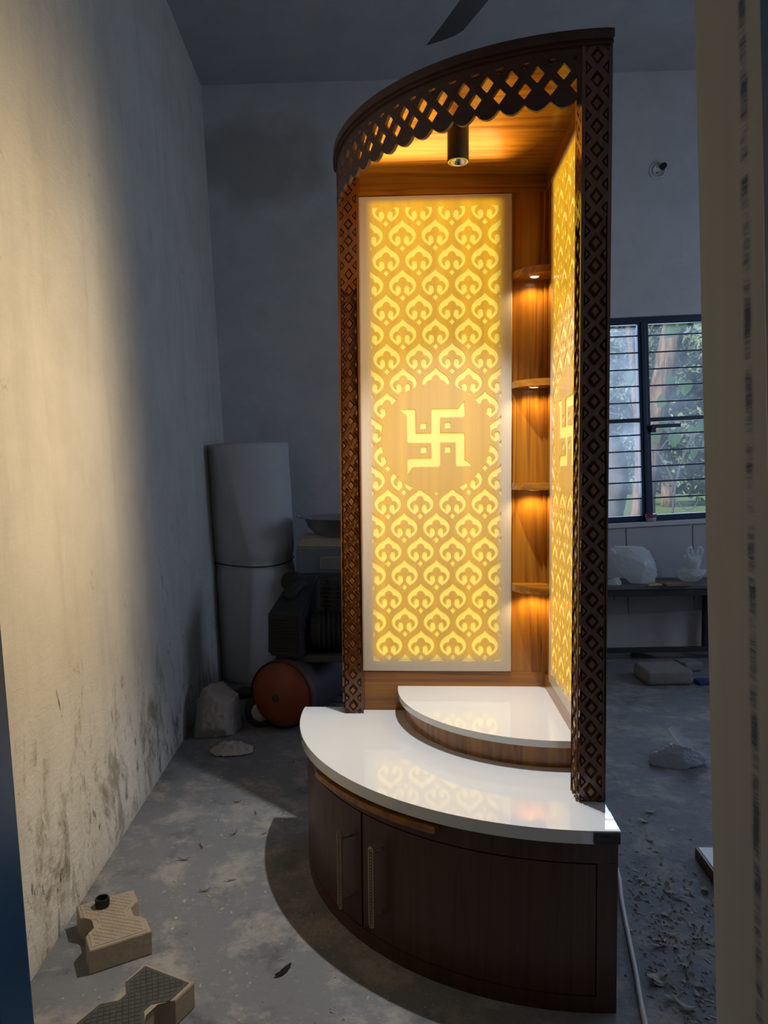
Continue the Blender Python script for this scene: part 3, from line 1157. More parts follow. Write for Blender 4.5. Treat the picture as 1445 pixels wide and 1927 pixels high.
plate = filled([[(0, 0), (PW, 0), (PW, PH), (0, PH)]] + holes, 0.0029, 0.0016)
plate.transform(Matrix.Translation((0, 0.0045, 0)) @ Matrix.Rotation(PI / 2, 4, 'X'))
for f_ in plate.polygons:
    c_ = f_.center
    rim = min(c_.x, PW - c_.x, c_.z, PH - c_.z) < 0.004
    f_.material_index = 0 if (abs(f_.normal.y) > 0.9 or rim) else 1
for nm, me in pieces:
    me.materials.append(m_motif)

def glow_panel(loc, rot, watts, spread):
    p = link_mesh('glowing_panel', plate, m_plate, cab)
    plate.materials.append(m_cutedge)
    p.location = loc
    p.rotation_euler = (0, 0, rot)
    for nm, me in pieces:
        o = bpy.data.objects.new(nm, me)
        COL.objects.link(o)
        o.parent = p
    # the strip lights of the light box
    n = Vector((math.sin(rot), -math.cos(rot), 0))
    uax = Vector((math.cos(rot), math.sin(rot), 0))
    c = Vector(loc) + uax * (PW / 2) + n * 0.012 + Vector((0, 0, PH * 0.60))
    l = lamp('panel_backlight', 'AREA', c, watts, (1.0, 0.79, 0.50), n, shape='RECTANGLE', size=PW * 0.86, size_y=PH * 0.74, spread=math.radians(spread))
    l.rotation_euler = (-PI / 2, 0, rot)
    l.visible_glossy = False
    l.parent = cab
    if rot == 0.0:      # brighter strip along the top rim, throwing its light forward and up
        d = (n * 0.94 + Vector((0, 0, 0.34))).normalized()
        c2 = Vector(loc) + uax * (PW / 2) + n * 0.014 + Vector((0, 0, PH - 0.03))
        l = lamp('top_strip', 'AREA', c2, STRIP_W, (1.0, 0.76, 0.36), shape='RECTANGLE', size=PW * 0.85, size_y=0.03, spread=math.radians(52))
        l.matrix_world = Matrix.Translation(c2) @ Matrix((uax, uax.cross(d) * -1, -d)).transposed().to_4x4()
        l.visible_glossy = False
        l.parent = cab
glow_panel((-0.5899, -BK - 0.0095, 0.5423), 0.0, PANEL_L_W, 100)
glow_panel((-BK - 0.0095, -0.1335, 0.5423), -PI / 2, PANEL_R_W, 108)

# corner shelves, each with a puck light underneath
for z0, z1, lit in ((1.737, 1.757, True), (1.413, 1.433, True), (1.107, 1.127, True), (0.796, 0.818, True)):
    bm = bmesh.new()
    quarter(bm, 0.1075, z0, z1, 0.0, (-BK, -BK), n=20, bev=0.0015)
    sh = obj('corner_shelf', bm, m_teak_x, cab)
    c = (-BK - 0.046, -BK - 0.046)
    bm = bmesh.new()
    lathe(bm, [(0.0125, 0.001), (0.0185, 0.001), (0.0185, -0.0012), (0.0165, -0.0022), (0.0125, -0.0012)], 28, Matrix.Translation((c[0], c[1], z0)))
    obj('puck_rim', bm, m_chrome, sh, True)
    bm = bmesh.new()
    lathe(bm, [(0, 0.0005), (0.0125, 0.0005), (0.0125, -0.0008), (0, -0.0012)], 24, Matrix.Translation((c[0], c[1], z0)))
    obj('puck_light', bm, m_led, sh, True)
    l = lamp('puck_lamp', 'SPOT', (c[0], c[1], z0 - 0.008), PUCK_W, (1.0, 0.74, 0.40), (0, 0, -1), spot_size=math.radians(150), spot_blend=0.6, shadow_soft_size=0.008)
    l.visible_glossy = False
    l.parent = cab

# tube downlight
TX, TY = -0.312, -0.362
bm = bmesh.new()
lathe(bm, [(0, ZC - 0.0005), (0.024, ZC - 0.0005), (0.024, ZC - 0.006), (0.0270, ZC - 0.006), (0.0275, ZC - 0.008), (0.0275, 1.957), (0.0268, 1.955), (0.0235, 1.955), (0.0232, 1.985), (0, 1.985)], 32,
      Matrix.Translation((TX, TY, 0)))
dl = obj('downlight', bm, m_black, cab, True)
bm = bmesh.new()
lathe(bm, [(0.0262, 1.9549), (0.0225, 1.9545), (0.021, 1.958), (0.010, 1.976), (0.008, 1.976)], 28, Matrix.Translation((TX, TY, 0)))
obj('reflector', bm, m_chrome, dl, True)
bm = bmesh.new()
lathe(bm, [(0, 1.968), (0.005, 1.969), (0.0082, 1.976)], 16, Matrix.Translation((TX, TY, 0)))
obj('bulb', bm, m_bulb, dl, True)
l = lamp('downlight_lamp', 'SPOT', (TX, TY, 1.9535), SPOT_W, (0.95, 0.98, 1.0), (0, 0, -1), spot_size=math.radians(84), spot_blend=0.75, shadow_soft_size=0.012)
l.visible_glossy = False
l.parent = cab

# ------------------------------------------------------------------ back left corner
def lean(o, x, y, rz=0.0):
    """stand a thing parallel to the leaning walls"""
    o.matrix_world = Matrix.Translation((x, y, 0)) @ ROOM.to_3x3().to_4x4() @ Matrix.Rotation(rz, 4, 'Z')

roll = thing('foam_roll', 'tall roll of white foam sheet tied with black cord in the back left corner', 'foam roll')
lean(roll, -1.325, 1.84)
def foam():
    bm = bmesh.new()
    nt_, nz = 88, 54
    H = 1.318
    rows = []
    for k in range(nz + 1):
        z = H * k / nz
        u = z / H
        row = []
        pinch = 1 - 0.045 * math.exp(-((z - 0.652) / 0.035) ** 2)
        # loose end of the sheet: leans one way above the cord, the other way below
        edge = math.radians(272 + (32 * (0.652 - z) / 0.66 if z > 0.652 else 16 * (z - 0.652) / 0.652))
        e2 = edge - math.radians(9 + 10 * abs(z - 0.652))
        for i in range(nt_):
            a = 2 * PI * i / nt_
            r = 0.222 + 0.006 * math.sin(2 * a + 1.0) + 0.004 * (u - 0.5)
            def stp(e, h, w):
                d = (a - e + PI) % (2 * PI) - PI
                return h * (1 - 0.8 * math.exp(-((z - 0.652) / 0.05) ** 2)) * (1 / (1 + math.exp(-d / w))) * math.exp(-max(d, 0) * 1.3)
            r += stp(edge, 0.024, 0.022) + stp(e2, 0.016, 0.03)
            r *= pinch
            r += 0.004 * noise.noise(Vector((math.cos(a) * 1.6, math.sin(a) * 1.6, z * 2.4)))
            row.append(bm.verts.new((r * math.cos(a), r * math.sin(a), z + (0.006 * noise.noise(Vector((a, 3, 0))) if k == nz else 0))))
        rows.append(row)
    for A, B in zip(rows, rows[1:]):
        for i in range(nt_):
            j = (i + 1) % nt_
            bm.faces.new((A[i], A[j], B[j], B[i]))
    # rolled end: shallow spiral steps
    prev = rows[-1]
    for q in range(1, 9):
        f = 1 - q / 9
        cur = [bm.verts.new((v.co.x * f, v.co.y * f, H - (0.006 if q % 2 else 0.0))) for v in rows[-1]]
        for i in range(nt_):
            j = (i + 1) % nt_
            bm.faces.new((prev[i], prev[j], cur[j], cur[i]))
        prev = cur
    bm.faces.new(prev)
    bm.faces.new(rows[0][::-1])
    return bm
obj('foam_sheet', foam(), m_foam, roll, True)
bm = bmesh.new()
tube(bm, [(0.2255 * math.cos(a), 0.2255 * math.sin(a), 0.652 + 0.012 * math.sin(a * 2 + 0.5)) for a in [2 * PI * i / 60 for i in range(61)]], 0.0032, 6)
obj('cord', bm, m_cord, roll)

# appliance on its crate, with the iron pan on top
crate = thing('storage_crate', 'dark wooden crate standing behind the compressor', 'crate', (-0.84, 1.76, 0))
for k in range(6):
    z = 0.02 + k * 0.098
    bm = bmesh.new()
    bx(bm, -0.22, 0.22, -0.165, -0.15, z, z + 0.085, 0.003)
    obj('slat', bm, m_plyw, crate)
    bm = bmesh.new()
    bx(bm, -0.22, -0.205, -0.149, 0.149, z, z + 0.085, 0.003)
    obj('slat', bm, m_plyw, crate)
bm = bmesh.new()
bx(bm, -0.204, 0.22, -0.149, 0.15, 0.0, 0.59)
obj('box_body', bm, m_plyw, crate)
bm = bmesh.new()
bx(bm, -0.225, 0.225, -0.17, 0.155, 0.59, 0.605, 0.002)
obj('lid', bm, m_plyw, crate)

app = thing('voltage_stabiliser', 'blue-grey and cream boxy appliance with a front vent, under the metal pan', 'appliance', (-0.84, 1.76, 0.6055))
bm = bmesh.new()
bx(bm, -0.235, 0.235, -0.13, 0.14, 0.0, 0.138, 0.006)
obj('body', bm, m_slate, app)
bm = bmesh.new()
t = bmesh.new()
vs = [t.verts.new(p) for p in ((-0.242, -0.136, 0.138), (0.242, -0.136, 0.138), (0.242, 0.145, 0.138), (-0.242, 0.145, 0.138),
                               (-0.215, -0.11, 0.205), (0.215, -0.11, 0.205), (0.215, 0.12, 0.205), (-0.215, 0.12, 0.205))]
for f in ((0, 1, 2, 3), (4, 5, 6, 7), (0, 1, 5, 4), (1, 2, 6, 5), (2, 3, 7, 6), (3, 0, 4, 7)):
    t.faces.new([vs[i] for i in f])
bmesh.ops.bevel(t, geom=t.edges[:], offset=0.012, segments=3, affect='EDGES')
add(bm, t)
obj('cover', bm, m_cream, app)
bm = bmesh.new()
for (a, c, d, e) in ((-0.105, 0.06, 0.028, 0.034), (-0.105, 0.06, 0.088, 0.094), (-0.105, -0.099, 0.028, 0.094), (0.054, 0.06, 0.028, 0.094)):
    bx(bm, a, c, -0.137, -0.129, d, e)
for q in range(6):
    bx(bm, -0.099, 0.054, -0.134, -0.1295, 0.038 + q * 0.009, 0.0425 + q * 0.009)
obj('vent', bm, m_cream, app)
bm = bmesh.new()
bx(bm, -0.03, 0.02, -0.1385, -0.13, 0.128, 0.140, 0.002)
obj('catch', bm, m_slate, app)
pan = thing('iron_pan', 'wide grey metal pan resting on the cream appliance top', 'pan', (-0.82, 1.74, 0.811))
bm = bmesh.new()
lathe(bm, [(0, 0.0), (0.13, 0.0), (0.165, 0.010), (0.20, 0.040), (0.222, 0.088), (0.236, 0.094), (0.237, 0.098), (0.222, 0.0945), (0.196, 0.042), (0.160, 0.014), (0.128, 0.005), (0, 0.005)], 48)
obj('bowl', bm, m_steel, pan, True)
bm = bmesh.new()
for s in (-1, 1):
    tube(bm, spline([(0.225 * s, -0.03, 0.090), (0.262 * s, -0.02, 0.100), (0.262 * s, 0.02, 0.100), (0.225 * s, 0.03, 0.090)], 6), 0.004, 6)
obj('grip', bm, m_steel, pan)

# air compressor: orange-ended tank, black motor shroud
comp = thing('air_compressor', 'black air compressor on a grimy tank with a faded orange end', 'compressor', (-0.86, 1.12, 0))
AX = Vector((0.30, 0.95, 0)).normalized()
Rz = math.atan2(AX.y, AX.x)
TM = Matrix.Translation((-0.175, -0.21, 0.163)) @ Matrix.Rotation(Rz, 4, 'Z') @ Matrix.Rotation(PI / 2, 4, 'Y')
bm = bmesh.new()
lathe(bm, [(0.153, 0.0), (0.155, 0.005), (0.155, 0.56), (0.14, 0.60), (0.08, 0.64), (0, 0.65)], 40, TM)
obj('tank', bm, m_tank, comp, True)
bm = bmesh.new()
lathe(bm, [(0, -0.052), (0.045, -0.049), (0.085, -0.039), (0.120, -0.022), (0.143, 0.0), (0.1545, 0.018), (0.1565, 0.03), (0.1565, 0.036), (0.154, 0.038)], 40, TM)
obj('end_cap', bm, m_orange, comp, True)
bm = bmesh.new()
lathe(bm, [(0, -0.056), (0.016, -0.056), (0.018, -0.05), (0.018, -0.045)], 12, TM)
obj('drain_plug', bm, m_tank, comp)
for t_ in (0.10, 0.46):
    p = Vector((-0.175, -0.21, 0)) + AX * t_
    sd = Vector((-AX.y, AX.x, 0))
    for s in (-1, 1):
        bm = bmesh.new()
        tube(bm, [p + sd * 0.09 * s + Vector((0, 0, 0.05)), p + sd * 0.13 * s + Vector((0, 0, 0.0))], 0.012, 8)
        obj('foot', bm, m_tank, comp)
# wheel leaning at the near end
WM = Matrix.Translation((-0.275, -0.16, 0.075)) @ Matrix.Rotation(Rz + 0.5, 4, 'Z') @ Matrix.Rotation(PI / 2, 4, 'Y')
bm = bmesh.new()
lathe(bm, [(0.045, -0.02), (0.066, -0.022), (0.075, -0.012), (0.075, 0.012), (0.066, 0.022), (0.045, 0.02), (0.045, -0.02)], 28, WM)
wh = obj('wheel', bm, m_rubber, comp, True)
bm = bmesh.new()
lathe(bm, [(0, -0.012), (0.02, -0.014), (0.044, -0.02), (0.0445, 0.016), (0, 0.014)], 24, WM)
obj('rim', bm, m_cream, wh, True)
# motor shroud: tapered box with a louvred nose
MM = Matrix.Translation((-0.15, -0.17, 0.0)) @ Matrix.Rotation(-0.06, 4, 'Z')
t = bmesh.new()
vs = [t.verts.new(p) for p in ((-0.085, -0.02, 0.335), (0.075, -0.02, 0.318), (0.095, 0.30, 0.318), (-0.075, 0.30, 0.335),
                               (-0.085, -0.02, 0.530), (0.075, -0.02, 0.525), (0.10, 0.24, 0.655), (-0.03, 0.24, 0.655), (-0.03, 0.30, 0.655), (0.10, 0.30, 0.655))]
for f in ((0, 1, 5, 4), (4, 5, 6, 7), (7, 6, 9, 8), (0, 3, 2, 1), (1, 2, 9, 6, 5), (3, 0, 4, 7, 8), (2, 3, 8, 9)):
    t.faces.new([vs[i] for i in f])
bmesh.ops.recalc_face_normals(t, faces=t.faces[:])
bmesh.ops.bevel(t, geom=t.edges[:], offset=0.012, segments=3, affect='EDGES')
bm = bmesh.new()
add(bm, t, MM)
shroud = obj('motor_shroud', bm, m_blackmat, comp)
for q in range(13):
    bm = bmesh.new()
    t = bmesh.new()
    bx(t, -0.072, 0.062, -0.028, -0.018, 0.352 + q * 0.0125, 0.358 + q * 0.0125, 0.0015, 1)
    add(bm, t, MM)
    obj('louvre', bm, m_blackmat, shroud)
bm = bmesh.new()
t = bmesh.new()
cyl(t, (-0.015, 0.08, 0.575), (0.03, 0.20, 0.625), 0.028, 0.030, 18)
add(bm, t, MM)
obj('air_filter', bm, m_blackmat, comp, True)
bm = bmesh.new()
t = bmesh.new()
cyl(t, (0.09, 0.10, 0.42), (0.36, 0.16, 0.42), 0.088, 0.088, 28)
for q in range(10):
    cyl(t, (0.12 + q * 0.022, 0.107 + q * 0.0049, 0.42), (0.128 + q * 0.022, 0.1088 + q * 0.0049, 0.42), 0.098, 0.098, 28)
add(bm, t, MM)
obj('motor', bm, m_blackmat, comp)
bm = bmesh.new()
t = bmesh.new()
cyl(t, (0.20, 0.16, 0.50), (0.20, 0.16, 0.66), 0.055, 0.050, 20)
for q in range(6):
    cyl(t, (0.20, 0.16, 0.53 + q * 0.02), (0.20, 0.16, 0.536 + q * 0.02), 0.068, 0.068, 20)
add(bm, t, MM)
obj('pump_head', bm, m_blackmat, comp)
bm = bmesh.new()
t = bmesh.new()
cyl(t, (-0.05, 0.302, 0.62), (-0.05, 0.34, 0.62), 0.05, 0.05, 20)
add(bm, t, MM)
obj('intake_cover', bm, m_blackmat, comp)
bm = bmesh.new()
t = bmesh.new()
bx(t, -0.06, 0.34, 0.02, 0.26, 0.298, 0.330, 0.004)
add(bm, t, MM)
obj('bed_plate', bm, m_tank, comp)

# cloth heap and planks in the corner
def sheet_heap(c, rx, ry, h, seed, n=46, sharp=1.0, soft=False):
    """a crumpled sheet dropped on the floor"""
    verts, faces = [], []
    off = Vector((seed * 5.3, seed * 2.1, seed))
    for j in range(n):
        for i in range(n):
            u, v = 2 * i / (n - 1) - 1, 2 * j / (n - 1) - 1
            rr = math.sqrt(u * u + v * v)
            a = math.atan2(v, u)
            edge = 1 + 0.28 * noise.noise(Vector((math.cos(a) * 1.5, math.sin(a) * 1.5, seed)))
            x, y = c[0] + u * rx * edge, c[1] + v * ry * edge
            p = Vector((u * 2.0, v * 2.0, 0)) + off
            fold = abs(noise.noise(p * 1.3)) * 1.2 + 0.55 * abs(noise.noise(p * 2.9)) + 0.25 * abs(noise.noise(p * 6))
            if soft:
                fold = 0.55 * abs(noise.noise(p * 0.8)) + 0.35 * abs(noise.noise(p * 1.9)) + 0.12 * abs(noise.noise(p * 4.5))
            z = h * max(0.0, 1 - rr ** 2.6) * (0.42 + 0.75 * (1 - fold) ** sharp) if soft else h * max(0.0, 1 - rr * rr * 0.85) * (0.42 + 0.75 * (1 - fold) ** sharp) + 0.05 * h * fold
            verts.append((x, y, c[2] + max(0.003, z)))
    for j in range(n - 1):
        for i in range(n - 1):
            u, v = 2 * (i + .5) / (n - 1) - 1, 2 * (j + .5) / (n - 1) - 1
            if u * u + v * v < 1.0:
                k = j * n + i
                faces.append((k, k + 1, k + n + 1, k + n))
    return verts, faces
bm = bmesh.new()
crumple(bm, (-1.325, 0.90, 0.065), (0.118, 0.125, 0.165), 23, 5, 0.30, 26, 0.0)
for q in bm.verts:
    q.co.x -= 0.10 * (0.10 - q.co.z) * 0.5
o = obj('crumpled_sack', bm, m_cloth, None, True)
tag(o, 'crumpled off-white sack heaped against the left wall beside the orange tank', 'sack')
v, f = sheet_heap((-1.20, 0.665, 0.0), 0.10, 0.06, 0.045, 8)
o = raw('rag', v, f, m_cloth, None, True)
tag(o, 'flat folded off-white rag lying in front of the crumpled sack', 'rag')
for (x, y, a, L, w, z, lab) in ((-1.24, 1.44, 0.35, 0.42, 0.12, 0.0, 'dark broken plank lying flat at the foot of the foam roll'),
                                (-1.20, 1.36, -0.25, 0.30, 0.09, 0.022, 'short dark plank lying across another in front of the foam roll')):
    bm = bmesh.new()
    t = bmesh.new()
    bx(t, -L / 2, L / 2, -w / 2, w / 2, 0.0, 0.02, 0.003, 1)
    add(bm, t, Matrix.Translation((x, y, z)) @ Matrix.Rotation(a, 4, 'Z'))
    o = obj('plank', bm, m_plyw)
    tag(o, lab, 'plank')

# ------------------------------------------------------------------ pavers in front
def paver(name, c, ang, label, top_mat, L=0.205, w=0.142, h=0.06, waist=0.086):
    """I-shaped interlocking block, long axis along local Y"""
    o = thing(name, label, 'paver', (c[0], c[1], 0), 'interlocking pavers on the floor', (0, 0, ang))
    a, q = w / 2, waist / 2
    l = L / 2
    right = [(a, -l), (a, -l * 0.42), (q, -l * 0.18), (q, l * 0.18), (a, l * 0.42), (a, l)]
    pts = right + [(-x, y) for x, y in right[::-1]]
    bm = bmesh.new()
    prism(bm, pts, 0.0, h, 0.004, 2)
    bd = obj('block', bm, m_paver, o)
    # tread-plate wearing face
    ins = [(x - math.copysign(0.008, x), y - math.copysign(0.008, y)) for x, y in pts]
    bm = bmesh.new()
    prism(bm, ins, h - 0.002, h + 0.0012)
    def inside(x, y):
        ww = a if abs(y) > l * 0.42 else (q if abs(y) < l * 0.18 else q + (a - q) * (abs(y) - l * 0.18) / (l * 0.24))
        return abs(x) < ww - 0.013 and abs(y) < l - 0.013
    s = 0.0085
    k = 0
    for iy in range(-14, 15):
        for ix in range(-10, 11):
            x, y = ix * s, iy * s
            if inside(x, y):
                d = 0.0034
                sg = 1 if (ix + iy) % 2 else -1
                p = [(x - d, y - d * sg * 0.9), (x + d, y + d * sg * 0.9)]
                nx, ny = -sg * 0.0010, 0.0010
                vs = [bm.verts.new((p[0][0] + nx, p[0][1] + ny, h + 0.001)), bm.verts.new((p[1][0] + nx, p[1][1] + ny, h + 0.001)),
                      bm.verts.new((p[1][0] - nx, p[1][1] - ny, h + 0.001)), bm.verts.new((p[0][0] - nx, p[0][1] - ny, h + 0.001)),
                      bm.verts.new((p[0][0], p[0][1], h + 0.0026)), bm.verts.new((p[1][0], p[1][1], h + 0.0026))]
                for fc_ in ((0, 1, 5, 4), (2, 3, 4, 5), (1, 2, 5), (3, 0, 4)):
                    bm.faces.new([vs[i] for i in fc_])
    obj('wearing_face', bm, top_mat, o)
    return o
paver('paver', (-1.187, -0.557), math.radians(33.0), 'dusty beige I-shaped paver with a black cap on top, by the left wall', m_paver)
paver('paver', (-1.020, -0.842), math.radians(-23.5), 'I-shaped paver with a charcoal tread face nearest the camera', m_paverdk)
capo = bmesh.new()
lathe(capo, [(0.013, 0.003), (0.0135, 0.022), (0.0165, 0.022), (0.0168, 0.0), (0.0, 0.0), (0, 0.003), (0.013, 0.003)], 28, Matrix.Translation((-1.233, -0.512, 0.0622)))
cap = obj('bottle_cap', capo, m_black)
tag(cap, 'small black screw cap sitting on the beige paver', 'cap')
bm = bmesh.new()
for i in range(28):
    a = 2 * PI * i / 28
    cyl(bm, (-1.233 + 0.0168 * math.cos(a), -0.512 + 0.0168 * math.sin(a), 0.065), (-1.233 + 0.0168 * math.cos(a), -0.512 + 0.0168 * math.sin(a), 0.082), 0.0009, n=5)
r_ = obj('grip_ribs', bm, m_black)
r_.parent = cap

# ------------------------------------------------------------------ bench under the window and what lies on it
bench = thing('work_bench', 'narrow dark work bench standing under the window', 'bench')
bench.matrix_world = Matrix.Translation((0, 0, 0))
def rpart(name, i0, i1, j0, j1, z0, z1, mat, parent, bev=0.002):
    bm = bmesh.new()
    t = bmesh.new()
    bx(t, i0, i1, j0, j1, z0, z1, bev)
    add(bm, t, Matrix.Rotation(math.atan2(E1.y, E1.x), 4, 'Z'))
    return obj(name, bm, mat, parent)
m_bench = plain('dark_bench_timber', (0.035, 0.03, 0.03), 0.6, var=0.4)
m_bencht = plain('worn_bench_board', (0.13, 0.12, 0.115), 0.55, var=0.4, scale=8)
J0, J1 = 2.025, 2.335
rpart('bench_top', 0.62, 2.35, J0, J1, 0.436, 0.458, m_bencht, bench)
rpart('apron', 0.65, 2.32, J0 + 0.01, J0 + 0.03, 0.393, 0.436, m_bench, bench)
rpart('apron', 0.65, 2.32, J1 - 0.03, J1 - 0.01, 0.393, 0.436, m_bench, bench)
for i in (0.66, 1.605, 2.28):
    for j in (J0 + 0.012, J1 - 0.052):
        rpart('leg', i, i + 0.04, j, j + 0.04, 0.0, 0.436, m_bench, bench)
rpart('foot_rail', 0.70, 2.28, J0 + 0.018, J0 + 0.045, 0.048, 0.076, m_bench, bench)
for i in (0.93, 1.42):
    rpart('bolt', i, i + 0.006, J0 + 0.016, J0 + 0.022, 0.372, 0.393, m_bench, bench, 0)

TZ = 0.4582
def on_bench(x, y, z=TZ):
    return (x, y, z)
bm = bmesh.new()
crumple(bm, (0.915, 2.235, TZ + 0.115), (0.155, 0.10, 0.148), 5, 5, 0.26, 60, TZ)
for s in bm.verts:
    s.co.x += 0.42 * (0.56 - s.co.z)
bag = obj('plastic_bag', bm, m_bag, None, True)
tag(bag, 'big bulging white plastic bag on the bench below the window', 'plastic bag')
bm = bmesh.new()
t = bmesh.new()
v, f = sheet_heap((0, 0, 0), 0.03, 0.025, 0.02, 4, 14)
vv = [t.verts.new(p) for p in v]
for q in f:
    t.faces.new([vv[i] for i in q])
bmesh.ops.delete(t, geom=[x for x in t.verts if not x.link_faces], context='VERTS')
add(bm, t, Matrix.Translation((0.775, 2.205, 0.650)) @ Matrix.Rotation(0.9, 4, 'Y'))
k_ = obj('bag_knot', bm, m_bag, None, True)
k_.parent = bag
bm = bmesh.new()
crumple(bm, (0.775, 2.155, TZ + 0.018), (0.050, 0.045, 0.030), 9, 4, 0.35, 24, TZ)
tag(obj('plastic_bag', bm, m_bag, None, True), 'small screwed-up white plastic bag at the left end of the bench', 'plastic bag')
bm = bmesh.new()
crumple(bm, (1.275, 2.26, TZ + 0.045), (0.105, 0.065, 0.055), 12, 5, 0.36, 34, TZ)
crumple(bm, (1.285, 2.265, TZ + 0.115), (0.055, 0.045, 0.076), 15, 4, 0.30, 24, TZ)
b3 = obj('plastic_bag', bm, m_bag, None, True)
tag(b3, 'crumpled clear plastic carrier bag with standing handles on the bench', 'plastic bag')
bm = bmesh.new()
for s in (-1, 1):
    pts = spline([(1.285 + 0.035 * s, 2.255, 0.60), (1.285 + 0.045 * s, 2.255, 0.655), (1.285 + 0.022 * s, 2.255, 0.672), (1.285 + 0.008 * s, 2.255, 0.61)], 6)
    tube(bm, pts, 0.0075, 7)
h_ = obj('handle', bm, m_bag, None, True)
h_.parent = b3
bm = bmesh.new()
t = bmesh.new()
bx(t, -0.085, 0.085, -0.05, 0.05, 0, 0.014, 0.002, 1)
add(bm, t, Matrix.Translation((1.13, 2.14, TZ)) @ Matrix.Rotation(0.2, 4, 'Z'))
tag(obj('board_offcut', bm, m_brownbd), 'brown board offcut lying between the two bags on the bench', 'board')
bm = bmesh.new()
t = bmesh.new()
bx(t, -0.045, 0.045, -0.02, 0.02, 0, 0.010, 0.003, 2)
add(bm, t, Matrix.Translation((1.0, 2.125, TZ)) @ Matrix.Rotation(0.15, 4, 'Z'))
tag(obj('yellow_packet', bm, m_yel), 'flat yellow packet on the front edge of the bench', 'packet')

# red-lidded tub on the ledge
tub = thing('plastic_tub', 'small white tub with a red lid on the window ledge', 'tub')
tub.matrix_world = ROOM @ Matrix.Translation((1.319, YB + 0.004, WK0 + 0.0005))
bm = bmesh.new()
lathe(bm, [(0, 0), (0.030, 0), (0.034, 0.036), (0, 0.036)], 28)
obj('tub_body', bm, m_label, tub, True)
bm = bmesh.new()
lathe(bm, [(0.0337, 0.026), (0.0362, 0.027), (0.0366, 0.034), (0.0345, 0.035)], 28)
obj('rim_band', bm, m_violet, tub, True)
bm = bmesh.new()
lathe(bm, [(0, 0.049), (0.033, 0.049), (0.0372, 0.046), (0.0375, 0.036), (0.034, 0.0355), (0, 0.0355)], 28)
obj('lid', bm, m_red, tub)

# round wall box
wb = thing('wall_box', 'round grey wall plate with a dark cable hole above the window', 'wall plate')
wb.matrix_world = ROOM @ Matrix.Translation((1.422, YB, 2.947)) @ Matrix.Rotation(PI / 2, 4, 'X')
bm = bmesh.new()
lathe(bm, [(0.0585, 0.0), (0.0580, 0.004), (0.0545, 0.0045), (0.052, 0.003), (0.041, 0.003), (0.040, 0.010), (0.036, 0.012), (0.034, 0.006), (0, 0.006)], 40)
obj('plate', bm, m_wall_b, wb, True)
bm = bmesh.new()
cyl(bm, (0.024, 0.022, 0.004), (0.024, 0.022, 0.035), 0.020, 0.017, 20)
obj('plug', bm, m_black, wb)
bm = bmesh.new()
cyl(bm, (-0.012, -0.014, 0.005), (-0.012, -0.014, 0.010), 0.0045, n=10)
obj('screw', bm, m_black, wb)

# ------------------------------------------------------------------ floor on the right
def lump(name, c, r, seed, mat, label, cat, rz=0.0):
    bm = bmesh.new()
    t = bmesh.new()
    bx(t, -r[0], r[0], -r[1], r[1], 0, r[2] * 2, min(r) * 0.55, 3)
    bmesh.ops.subdivide_edges(t, edges=t.edges[:], cuts=1, use_grid_fill=True)
    for q in t.verts:
        q.co += Vector((noise.noise(q.co * 14 + Vector((seed, 0, 0))), noise.noise(q.co * 14 + Vector((0, seed, 0))), 0.4 * noise.noise(q.co * 11 + Vector((0, 0, seed))))) * min(r) * 0.22
        q.co.z = max(q.co.z, 0.0)
    add(bm, t, Matrix.Translation(c) @ Matrix.Rotation(rz, 4, 'Z'))
    return tag(obj(name, bm, mat, None, True), label, cat)
lump('concrete_block', (0.92, 1.72, 0), (0.125, 0.105, 0.040), 3, m_stone, 'worn grey concrete block lying in front of the bench', 'block', 0.1)
lump('concrete_block', (1.135, 1.93, 0), (0.06, 0.055, 0.028), 6, m_stone, 'smaller grey concrete lump behind the worn block', 'block', 0.3)
bm = bmesh.new()
t = bmesh.new()
vs = [t.verts.new(p) for p in ((-0.07, -0.03, 0), (0.07, -0.03, 0), (0.07, 0.03, 0), (-0.07, 0.03, 0), (-0.06, -0.03, 0.035), (-0.06, 0.03, 0.035))]
for f in ((0, 1, 2, 3), (0, 4, 1), (3, 2, 5), (1, 4, 5, 2), (0, 3, 5, 4)):
    t.faces.new([vs[i] for i in f])
add(bm, t, Matrix.Translation((0.97, 2.22, 0.0)))
tag(obj('wooden_wedge', bm, m_plyw), 'dark wooden wedge under the bench behind the foot rail', 'wedge')
bm = bmesh.new()
t = bmesh.new()
bx(t, -0.045, 0.045, -0.03, 0.03, 0, 0.025, 0.004)
add(bm, t, Matrix.Translation((1.12, 1.655, 0.0)) @ Matrix.Rotation(0.2, 4, 'Z'))
tag(obj('blue_packet', bm, m_bluepl), 'small dark blue packet on the floor beside the concrete block', 'packet')

